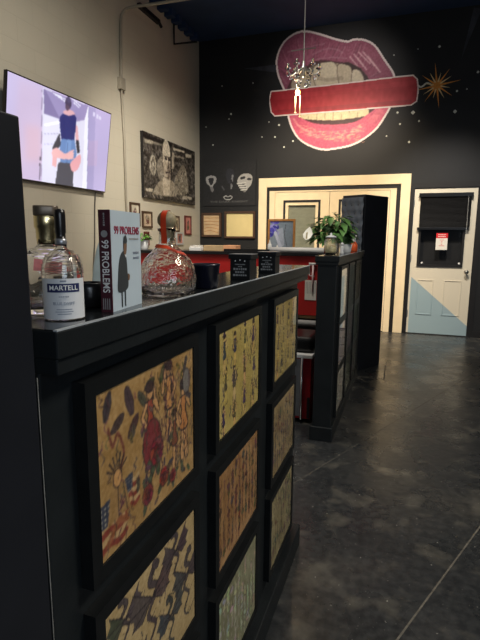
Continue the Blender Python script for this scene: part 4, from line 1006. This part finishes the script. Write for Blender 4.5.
strip = [(.0193*math.cos(a), .141+.0193*math.sin(a)*.95) for a in [PI*.62-k*.16 for k in range(13)]] + [(.0190, .120), (.0168, .112), (.0162, .10), (.018, .0965)]
prev = None
for r_, h_ in strip:
    cur = [bm.verts.new(c+(tc_*r_)+sd2*o_*.0055+Vector((0, 0, h_))) for o_ in (1, -1)]
    if prev: bm.faces.new((prev[0], prev[1], cur[1], cur[0]))
    prev = cur
obj('seal_strip', bm, m_ribbon, st, smooth=True)
bm = bmesh.new(); pts = []
for k in range(41):
    a = 2*PI*k/40; v = Vector((math.cos(a), math.sin(a), 0)); left = -sd if False else sd
    tilt = v.dot(sd); r_ = .021+.011*max(0, tilt)**1.3; pts.append((v, r_, .093-.012*max(0, tilt)-.002*tilt))
prev = None
for v, r_, h_ in pts:
    cur = [bm.verts.new(c+v*r_+Vector((0, 0, h_))), bm.verts.new(c+v*(r_+.0035)+Vector((0, 0, h_-.006)))]
    if prev: bm.faces.new((prev[0], prev[1], cur[1], cur[0]))
    prev = cur
obj('neck_ribbon', bm, m_ribbon, t, smooth=True)
# ---- book
bk = thing('book', (-.41, .65, ZK), 'small grey-blue hardback book with maroon spine standing upright on the near half wall', 'book')
Bc = Vector((-.3985, .597, ZK)); cu = Vector((-.013, .104, 0)).normalized(); cs = Vector((-cu.y, cu.x, 0)); bw, bt2_, bh = .103, .0175, .1455
def bslab(a0, a1, s0, s1, z0, z1):
    bm = bmesh.new(); slab(bm, [Bc+cu*a0+cs*s0+Vector((0, 0, z0)), Bc+cu*a1+cs*s0+Vector((0, 0, z0)), Bc+cu*a1+cs*s1+Vector((0, 0, z0)), Bc+cu*a0+cs*s1+Vector((0, 0, z0))], (0, 0, 1), z1-z0); return bm
m_cover = mat('grey_blue_cover', rgb(176, 190, 198), .5, noise=.03)
fc = obj('front_cover', bslab(0, bw, 0, .002, 0, bh), m_cover, bk); obj('back_cover', bslab(0, bw, bt2_-.002, bt2_, 0, bh), m_cover, bk)
spn = obj('spine', bslab(-.0022, 0, 0, bt2_, 0, bh), m_spine, bk); obj('pages', bslab(.0005, bw-.004, .0022, bt2_-.0022, .003, bh-.003), m_pages, bk)
cn3 = -cs; P = Bc-cs*.0005
text('cover_title', '99 PROBLEMS', .0165, m_redink, fc, P+cu*.053+Vector((0, 0, .117)), cu, (0, 0, 1), sx=.88)
dashes('cover_lettering', m_greyink, fc, P+cu*.076+Vector((0, 0, .105)), cu, (0, 0, 1), .034, .003)
for z_ in (.0835, .0755): dashes('cover_lettering', m_ink, fc, P+cu*.083+Vector((0, 0, z_)), cu, (0, 0, 1), .021, .0045)
def bpoly(name, pts, m, o_): 
    bm = bmesh.new(); slab(bm, [Bc-cs*o_+cu*a+Vector((0, 0, z*.905)) for a, z in pts], tuple(-cs), .0003); return obj(name, bm, m, fc)
m_coat = mat('charcoal_ink', rgb(52, 56, 58), .6, noise=.1); m_skin = mat('brown_ink', rgb(112, 84, 64), .6, noise=.1)
bpoly('drawn_coat', spl([(.030, .092), (.040, .096), (.047, .086), (.050, .06), (.050, .034), (.018, .030), (.018, .055), (.023, .08)], 5, True), m_coat, .0004)
bpoly('drawn_head', spl([(.039, .092), (.038, .106), (.042, .120), (.048, .118), (.049, .104), (.046, .092)], 5, True), m_skin, .0008)
bpoly('drawn_hat', spl([(.039, .109), (.040, .119), (.045, .122), (.049, .117), (.049, .110)], 5, True), m_coat, .0012)
bpoly('drawn_collar', [(.040, .091), (.046, .089), (.044, .085)], m_whiteink, .0012)
bpoly('drawn_hand', spl([(.051, .058), (.057, .055), (.055, .047), (.051, .048)], 4, True), m_skin, .0008)
for a0 in (.027, .038): bpoly('drawn_leg', [(a0, .031), (a0+.0045, .031), (a0+.004, .004), (a0+.0005, .004)], m_coat, .0004)
Ps = Bc-cu*.0026+cs*(bt2_/2)
text('spine_title', '99 PROBLEMS', .0150, m_whiteink, spn, Ps+Vector((0, 0, .066)), (0, 0, -1), tuple(-cs), sx=.84)
dashes('spine_lettering', m_greyink, spn, Ps+Vector((0, 0, .132)), (0, 0, -1), tuple(-cs), .018, .003)
bm = bmesh.new()
for k in range(4): box(bm, (0, 0, 0), (.0003, .0012, .016))
for i, f_ in enumerate([bm.verts[:][k*8:k*8+8] for k in range(4)]):
    for v in f_: v.co = Ps-cu*.0003+(-cs)*(-.0055+i*.0032+v.co.y)+cu*v.co.x+Vector((0, 0, .004+v.co.z))
obj('spine_bars', bm, m_greyink, spn)
bm = bmesh.new(); lathe(bm, [(.0028, -.0002), (.005, -.0002), (.005, .0002), (.0028, .0002)], (0, 0, 0), 18)
for v in bm.verts: v.co = Ps-cu*.0003+cs*v.co.x+cu*v.co.z+Vector((0, 0, .112+v.co.y))
obj('spine_emblem', bm, m_greyink, spn)

# ---- labelled bottle with black stopper
c = Vector((-.430, .530, ZK)); t = thing('labelled_bottle', c, 'clear ribbed bottle with white label and black stopper at the near end', 'bottle')
N_ = Vector((-c.x, -c.y, 0)).normalized(); U_ = Vector((-N_.y, N_.x, 0))
out_ = [(.008, 0), (.0245, 0), (.026, .003), (.0262, .056), (.0255, .070), (.021, .082), (.012, .089), (.0076, .092), (.0070, .0965), (.0070, .0975)]
inn_ = [(.0052, .0975), (.0052, .093), (.010, .087), (.0185, .079), (.0228, .068), (.0232, .055), (.023, .007), (.006, .006)]
rib = []
for r_, h_ in out_: rib.append((r_, h_))
bm = bmesh.new(); lathe(bm, rib+inn_, c, 48)
obj('bottle_glass', bm, m_glass, t, smooth=True)
bm = bmesh.new()
for k in range(7):
    h0 = .060+k*.0038; rr_ = np.interp(h0, [q[1] for q in out_[2:8]], [q[0] for q in out_[2:8]])+.0003
    tube(bm, [c+Vector((math.cos(2*PI*i/36)*rr_, math.sin(2*PI*i/36)*rr_, h0+.0012*math.sin(i*.7+k))) for i in range(37)], .0007, 6)
obj('glass_ribs', bm, m_glass, t, smooth=True)
bm = bmesh.new(); lathe(bm, [(.0070, .0980), (.0070, .1050), (.0064, .1052), (.0062, .110), (.0070, .114), (.0072, .136), (.0066, .1415), (.003, .143)], c, 24); so = obj('stopper', bm, m_pad, t, smooth=True)
bm = bmesh.new(); lathe(bm, [(.0074, .0976), (.0076, .0978), (.0076, .1046), (.0072, .1048)], c, 24); obj('collar_band', bm, m_silverlid, so, smooth=True)
RL = .0268
def patch(r_, half, z0, z1, n=24, t_=.0005):
    bm = bmesh.new(); prev = None
    for k in range(n+1):
        th = -half+2*half*k/n; v = N_*math.cos(th)+U_*math.sin(th)
        cur = [bm.verts.new(c+v*r_+Vector((0, 0, z0))), bm.verts.new(c+v*r_+Vector((0, 0, z1))), bm.verts.new(c+v*(r_-t_)+Vector((0, 0, z1))), bm.verts.new(c+v*(r_-t_)+Vector((0, 0, z0)))]
        if prev:
            for i in range(4): bm.faces.new((prev[i], prev[(i+1) % 4], cur[(i+1) % 4], cur[i]))
        else: bm.faces.new(cur)
        prev = cur
    bm.faces.new(prev[::-1]); return bm
lp = obj('label_paper', patch(RL, 1.25, .002, .0545), m_label, t)
obj('label_band', patch(RL+.0003, .80, .0370, .0482, t_=.0002), m_navy, lp)
PL = c+N_*(RL+.0005)
text('brand_lettering', 'MARTELL', .0090, m_whiteink, lp, PL+Vector((0, 0, .0425)), U_, (0, 0, 1), wrap=RL+.0005, depth=.0001)
text('label_lettering', 'BLUE SWIFT', .0052, m_ink, lp, PL+Vector((0, 0, .0225)), U_, (0, 0, 1), wrap=RL+.0005, depth=.0001)
dashes('label_lettering', m_ink, lp, PL+Vector((0, 0, .0315)), U_, (0, 0, 1), .012, .002)
for z_, w_ in ((.0145, .45), (.0115, .52), (.0085, .40)): obj('label_rule', patch(RL+.0003, w_*.8, z_, z_+.0009, 10, .0002), m_ink, lp)
obj('label_crest', patch(RL+.0003, .14, .0505, .0525, 6, .0002), m_ink, lp)
# ---- gold capped bottle behind it
c2 = Vector((-.4875, .572, ZK)); t = thing('gold_capped_bottle', c2, 'clear square bottle with wide gold neck behind the labelled bottle', 'bottle')
ro = math.atan2(-c2.y, -c2.x)
bm = bmesh.new(); lathe(bm, [(.012, 0), (.034, 0), (.036, .003), (.036, .082), (.034, .088), (.018, .092), (.013, .096), (.0125, .104)]+[(.010, .104), (.0105, .096), (.015, .09), (.031, .084), (.033, .08), (.033, .008), (.01, .008)], c2, 48, power=5, rot=ro); obj('bottle_glass', bm, m_glass, t, smooth=True)
bm = bmesh.new(); lathe(bm, [(.0135, .0965), (.0145, .104), (.0150, .118), (.0168, .121), (.0168, .136), (.0165, .1365)], c2, 28, power=2.4, rot=ro); obj('gold_neck', bm, m_gold, t, smooth=True)
bm = bmesh.new(); lathe(bm, [(.0165, .1366), (.0170, .138), (.0170, .148), (.0165, .150), (.002, .150)], c2, 28, power=4, rot=ro); obj('bottle_cap', bm, m_taupe, t, smooth=True)
bm = bmesh.new()
u2 = Vector((-math.sin(ro), math.cos(ro), 0)); n2 = Vector((math.cos(ro), math.sin(ro), 0))
slab(bm, [c2+n2*.0366+u2*a+Vector((0, 0, z)) for a, z in ((-.02, .062), (.016, .058), (.018, .074), (-.018, .078))], tuple(n2), .0004); obj('pink_sticker', bm, mat('pink_label', rgb(206, 120, 118), .5, noise=.3, nscale=60), t)

# ---- black candle jar
c = Vector((-.412, .972, ZK)); t = thing('black_pot', c, 'plain navy-black tapered pot between the round bottle and lettered boxes', 'pot')
bm = bmesh.new(); lathe(bm, [(.022, 0), (.026, .002), (.0300, .048), (.031, .0485), (.031, .053), (.0275, .053), (.025, .02), (.005, .018)], c, 36); obj('pot_body', bm, m_candle, t, smooth=True)
# ---- two lettered black boxes
def lettered_box(c, s, h, label):
    t = thing('lettered_box', c, label, 'box', 'lettered black boxes on the near half wall'); x, y, z = c
    bb = obj('box_body', BOX((x-s/2, y-s/2, z), (x+s/2, y+s/2, z+h-.012)), m_tin, t, bevel=.001)
    bl_ = obj('box_lid', BOX((x-s/2-.004, y-s/2-.004, z+h-.0118), (x+s/2+.004, y+s/2+.004, z+h)), m_tin, t, bevel=.0015)
    obj('lid_top', BOX((x-s/2-.0035, y-s/2-.0035, z+h+.0001), (x+s/2+.0035, y+s/2+.0035, z+h+.0012)), m_silverlid, bl_)
    P = Vector((x, y-s/2-.0004, z))
    for w_, z_, sz in ((.028, .0405, .003), (.010, .035, .004), (.036, .0285, .006), (.026, .0205, .0055), (.038, .0125, .0055)):
        dashes('box_lettering', m_greyink, bb, P+Vector((0, 0, z_)), (1, 0, 0), (0, 0, 1), w_, sz)
    for k in range(3):
        bm = bmesh.new(); ball(bm, P+Vector((-.013+k*.013, 0, .0495-.012*0+.0022*(k == 1))), .0022, 1, (1, .2, 1)); obj('star_mark', bm, m_whiteink, bb)
    return t
b1 = lettered_box((-.411, 1.225, ZK), .055, .066, 'black lettered box with silver lid, nearer of two beside the navy pot')
b2 = copy_thing(b1, (-.414, 1.49, ZK), 'black lettered box with silver lid, farther of two near the cap end')

# ================================================================== BEHIND THE NEAR HALF WALL
# ---- glossy black cup behind the book
c = Vector((-.470, .640, ZK)); t = thing('black_cup', c, 'glossy black round cup on the near half wall, left of the upright book', 'cup')
bm = bmesh.new(); lathe(bm, [(.018, 0), (.0225, .002), (.0245, .02), (.0243, .030), (.0225, .0365), (.0205, .0375), (.020, .035), (.0215, .02), (.018, .005), (.004, .004)], c, 36); obj('cup_body', bm, m_pad, t, smooth=True)
bm = bmesh.new(); tube(bm, spl([c+Vector((.0, .0235, .031)), c+Vector((-.002, .038, .028)), c+Vector((-.002, .038, .014)), c+Vector((0, .0235, .010))], 6), .003, 8); obj('cup_handle', bm, m_pad, t, smooth=True)
# ---- client chair wrapped in pale blue film
c = Vector((-2.255, 3.25, 0)); t = thing('client_chair', c, 'reclining client chair with tall pale blue back beyond the black cup', 'chair')
bm = bmesh.new(); prof = spl([(-.18, .60), (-.185, .9), (-.17, 1.15), (-.13, 1.31), (-.07, 1.375), (.07, 1.375), (.13, 1.31), (.17, 1.15), (.185, .9), (.18, .60)], 5)
slab(bm, [c+Vector((a, .05+(z-.6)*.1, z)) for a, z in prof], (0, 1, .1), .09); obj('backrest', bm, m_blue, t, bevel=.03, seg=3)
obj('seat', BOX(c+Vector((-.27, -.5, .48)), c+Vector((.27, .06, .60))), m_pad, t, bevel=.03, seg=3)
bm = bmesh.new(); lathe(bm, [(.28, 0), (.28, .03), (.08, .06), (.07, .48)], c+Vector((0, -.2, 0)), 28); obj('pedestal', bm, m_chrome, t, smooth=False)
# ---- dark red tool cart with padded seat top
t = thing('tool_cart', (-.83, 3.6, 0), 'dark red tool cart with chrome edges seen between the two half walls', 'cart')
x0, x1, y0, y1, h = -1.05, -.605, 3.42, 3.85, .53
obj('cart_body', BOX((x0+.02, y0+.006, .03), (x1-.012, y1, h-.03)), m_dred, t, bevel=.004)
obj('front_plate', BOX((x0+.02, y0-.002, .05), (-.69, y0+.005, h-.04)), m_steel, t)
obj('top_rim', BOX((x0, y0-.02, h-.03), (x1, y1+.02, h)), m_white, t, bevel=.006)
bm = bmesh.new(); tube(bm, [(-.682, y0-.012, .03), (-.682, y0-.012, h-.03)], .009, 10); obj('corner_post', bm, m_chrome, t, smooth=True)
bm = bmesh.new(); box(bm, (-.64, y0-.002, .04), (-.62, y0+.005, .2)); obj('kick_plate', bm, m_pad, t)
bm = bmesh.new()
for a in (x0+.07, x1-.08):
    for b_ in (y0+.06, y1-.06): tube(bm, [(a, b_-.012, .028), (a, b_+.012, .028)], .027, 14)
obj('casters', bm, m_dark_metal, t)
t = thing('stool_cushion', (-.8, 3.62, .53), 'glossy black padded cushion lying on the dark red cart', 'cushion')
obj('pad', BOX((-1.02, 3.44, .531), (-.615, 3.8, .65)), m_pad, t, bevel=.035, seg=4)
obj('piping', BOX((-1.005, 3.455, .585), (-.63, 3.785, .592)), m_dark_metal, t)

# ================================================================== CHANDELIER
c = Vector((-.925, 4.3, 0)); t = thing('chandelier', (-.925, 4.3, ZC), 'small crystal chandelier with one lit bulb hanging on a thin rod', 'chandelier')
bm = bmesh.new(); lathe(bm, [(.06, ZC-.001), (.06, ZC-.012), (.02, ZC-.04), (.006, ZC-.05)], c, 20); obj('ceiling_plate', bm, m_nickel, t, smooth=True)
bm = bmesh.new(); tube(bm, [c+Vector((0, 0, ZC-.045)), c+Vector((0, 0, 2.80))], .0055, 8); obj('rod', bm, m_nickel, t)
bm = bmesh.new(); tube(bm, [c+Vector((-.11, 0, 2.925)), c+Vector((.10, 0, 2.928))], .004, 6); obj('cross_bar', bm, m_nickel, t)
bm = bmesh.new(); lathe(bm, [(.008, 2.84), (.016, 2.82), (.012, 2.80), (.03, 2.785), (.03, 2.765), (.012, 2.75), (.02, 2.735), (.008, 2.70)], c, 20); obj('hub', bm, m_nickel, t, smooth=True)
for k in range(6):
    a = k*PI/3+.3; e_ = Vector((math.cos(a), math.sin(a), 0))
    bm = bmesh.new(); tube(bm, spl([c+e_*.025+Vector((0, 0, 2.775)), c+e_*.08+Vector((0, 0, 2.73)), c+e_*.115+Vector((0, 0, 2.735)), c+e_*.13+Vector((0, 0, 2.765))], 6), .006, 8); am_ = obj('arm', bm, m_nickel, t, smooth=True)
    bm = bmesh.new(); lathe(bm, [(.006, 2.785), (.026, 2.795), (.028, 2.80), (.012, 2.802), (.011, 2.835), (.003, 2.836)], c+e_*.13+Vector((0, 0, -.02)), 14); obj('candle_cup', bm, m_crystal, am_, smooth=True)
    for q, (rr_, zz) in enumerate(((.13, 2.735), (.10, 2.705), (.055, 2.66))):
        bm = bmesh.new(); ball(bm, c+e_*rr_+Vector((0, 0, zz)), .015, 1, (1, 1, 1.7)); obj('crystal_drop', bm, m_crystal, am_)
bm = bmesh.new(); ball(bm, c+Vector((.035, -.02, 2.64)), .02, 2, (1, 1, 1.3)); obj('crystal_drop', bm, m_crystal, t)
bm = bmesh.new(); lathe(bm, [(.004, 2.70), (.012, 2.69), (.012, 2.625), (.004, 2.62)], c+Vector((-.045, 0, 0)), 14); lh_ = obj('lamp_holder', bm, m_nickel, t, smooth=True)
bm = bmesh.new(); ball(bm, c+Vector((-.045, 0, 2.590)), .02, 2, (1, 1, 1.15)); obj('lit_bulb', bm, m_bulb, lh_, smooth=True)
for dx, z1_, z0_ in ((-.062, 2.567, 2.43), (-.022, 2.567, 2.395)):
    bm = bmesh.new(); tube(bm, [c+Vector((dx, 0, z1_)), c+Vector((dx, 0, z0_))], .0042, 8); lathe(bm, [(.004, z0_-.006), (.011, z0_-.003), (.011, z0_), (.004, z0_+.002)], c+Vector((dx, 0, 0)), 12); obj('glowing_glass_rod', bm, m_rod_glow, t, smooth=True)  # hanging glass rods, made to glow so they look lit

# ---- scraps of tape on the floor by the cabinet
bm = bmesh.new()
for a_, b_ in (((356, 376.5), (384, 379)), ((384, 379), (385.5, 365)), ((356, 376.5), (366, 382))):
    a_, b_ = Vector(at(a_, z=.001)), Vector(at(b_, z=.001)); n_ = (b_-a_).normalized().cross(Vector((0, 0, 1)))*.006; slab(bm, [a_-n_, b_-n_, b_+n_, a_+n_], (0, 0, 1), .0005)
tag(obj('floor_tape', bm, m_cut), 'thin pale tape marks on the dark floor beside the tall cabinet', 'tape')
bm = bmesh.new(); ball(bm, Vector(at((355.5, 368), z=.012)), .014, 1, (1, 1, .8))
tag(obj('crumpled_paper', bm, m_paper), 'tiny crumpled white scrap at the foot of the far half wall', 'scrap')

# ================================================================== LIGHT
def area(name, loc, target, size, power, col, spread=PI, sy=None):
    l = bpy.data.lights.new(name, 'AREA'); l.energy = power; l.color = col; l.size = size; l.spread = spread
    if sy: l.shape = 'RECTANGLE'; l.size_y = sy
    o = bpy.data.objects.new(name, l); COL.objects.link(o); o.location = loc
    o.rotation_euler = (Vector(target)-Vector(loc)).to_track_quat('-Z', 'Y').to_euler(); return o
def spot(name, loc, target, power, col, ang, blend=.6, r_=.05):
    l = bpy.data.lights.new(name, 'SPOT'); l.energy = power; l.color = col; l.spot_size = ang; l.spot_blend = blend; l.shadow_soft_size = r_
    o = bpy.data.objects.new(name, l); COL.objects.link(o); o.location = loc
    o.rotation_euler = (Vector(target)-Vector(loc)).to_track_quat('-Z', 'Y').to_euler(); return o
warm = (1, .76, .47); neutral = (1, .90, .74); cool = (.78, .88, 1.0)
spot('station_spot', (-1.2, 3.3, 4.1), (-2.9, 6.6, 1.0), 620, (1, .92, .80), 1.1, .9, .12)
area('station_lamp', (-1.2, 3.0, 4.2), (-1.5, 3.4, 0), .6, 38, (1, .94, .84), 2.6)
spot('door_spot', (-1.05, 4.9, 4.2), (-1.15, 7.45, 1.35), 680, (1, .80, .55), 1.2, .9, .12)
spot('mural_fill', (-.4, 3.6, 4.2), (-1.15, 7.45, 3.3), 340, (1, .9, .82), .62, .9, .12)  # added fill that brightens the mural, no known fitting
spot('corridor_spot', (.35, 5.2, 4.2), (.45, 7.3, 1.0), 560, (1, .92, .82), .9, .8, .1)
area('sheet_fill', (2.0, 1.7, 4.2), (-.3, 1.3, .8), 1.0, 92, (1, .92, .80), 2.4)  # unseen fill light added to bring up the flash sheets
area('front_window', (2.3, -1.9, 2.0), (-.2, 1.5, .9), 1.6, 42, cool, PI, 1.8)
pl_ = bpy.data.lights.new('bulb_glow', 'POINT'); pl_.energy = 5; pl_.color = (1, .72, .42); pl_.shadow_soft_size = .03
po = bpy.data.objects.new('bulb_glow', pl_); COL.objects.link(po); po.location = (-.97, 4.25, 2.56)
w = bpy.data.worlds.new('world'); S.world = w; w.use_nodes = True
w.node_tree.nodes['Background'].inputs[0].default_value = (.55, .68, .9, 1); w.node_tree.nodes['Background'].inputs[1].default_value = .06
S.view_settings.view_transform = 'Standard'; S.view_settings.look = 'None'; S.view_settings.gamma = 1; S.view_settings.use_curve_mapping = False
S.view_settings.exposure = 0
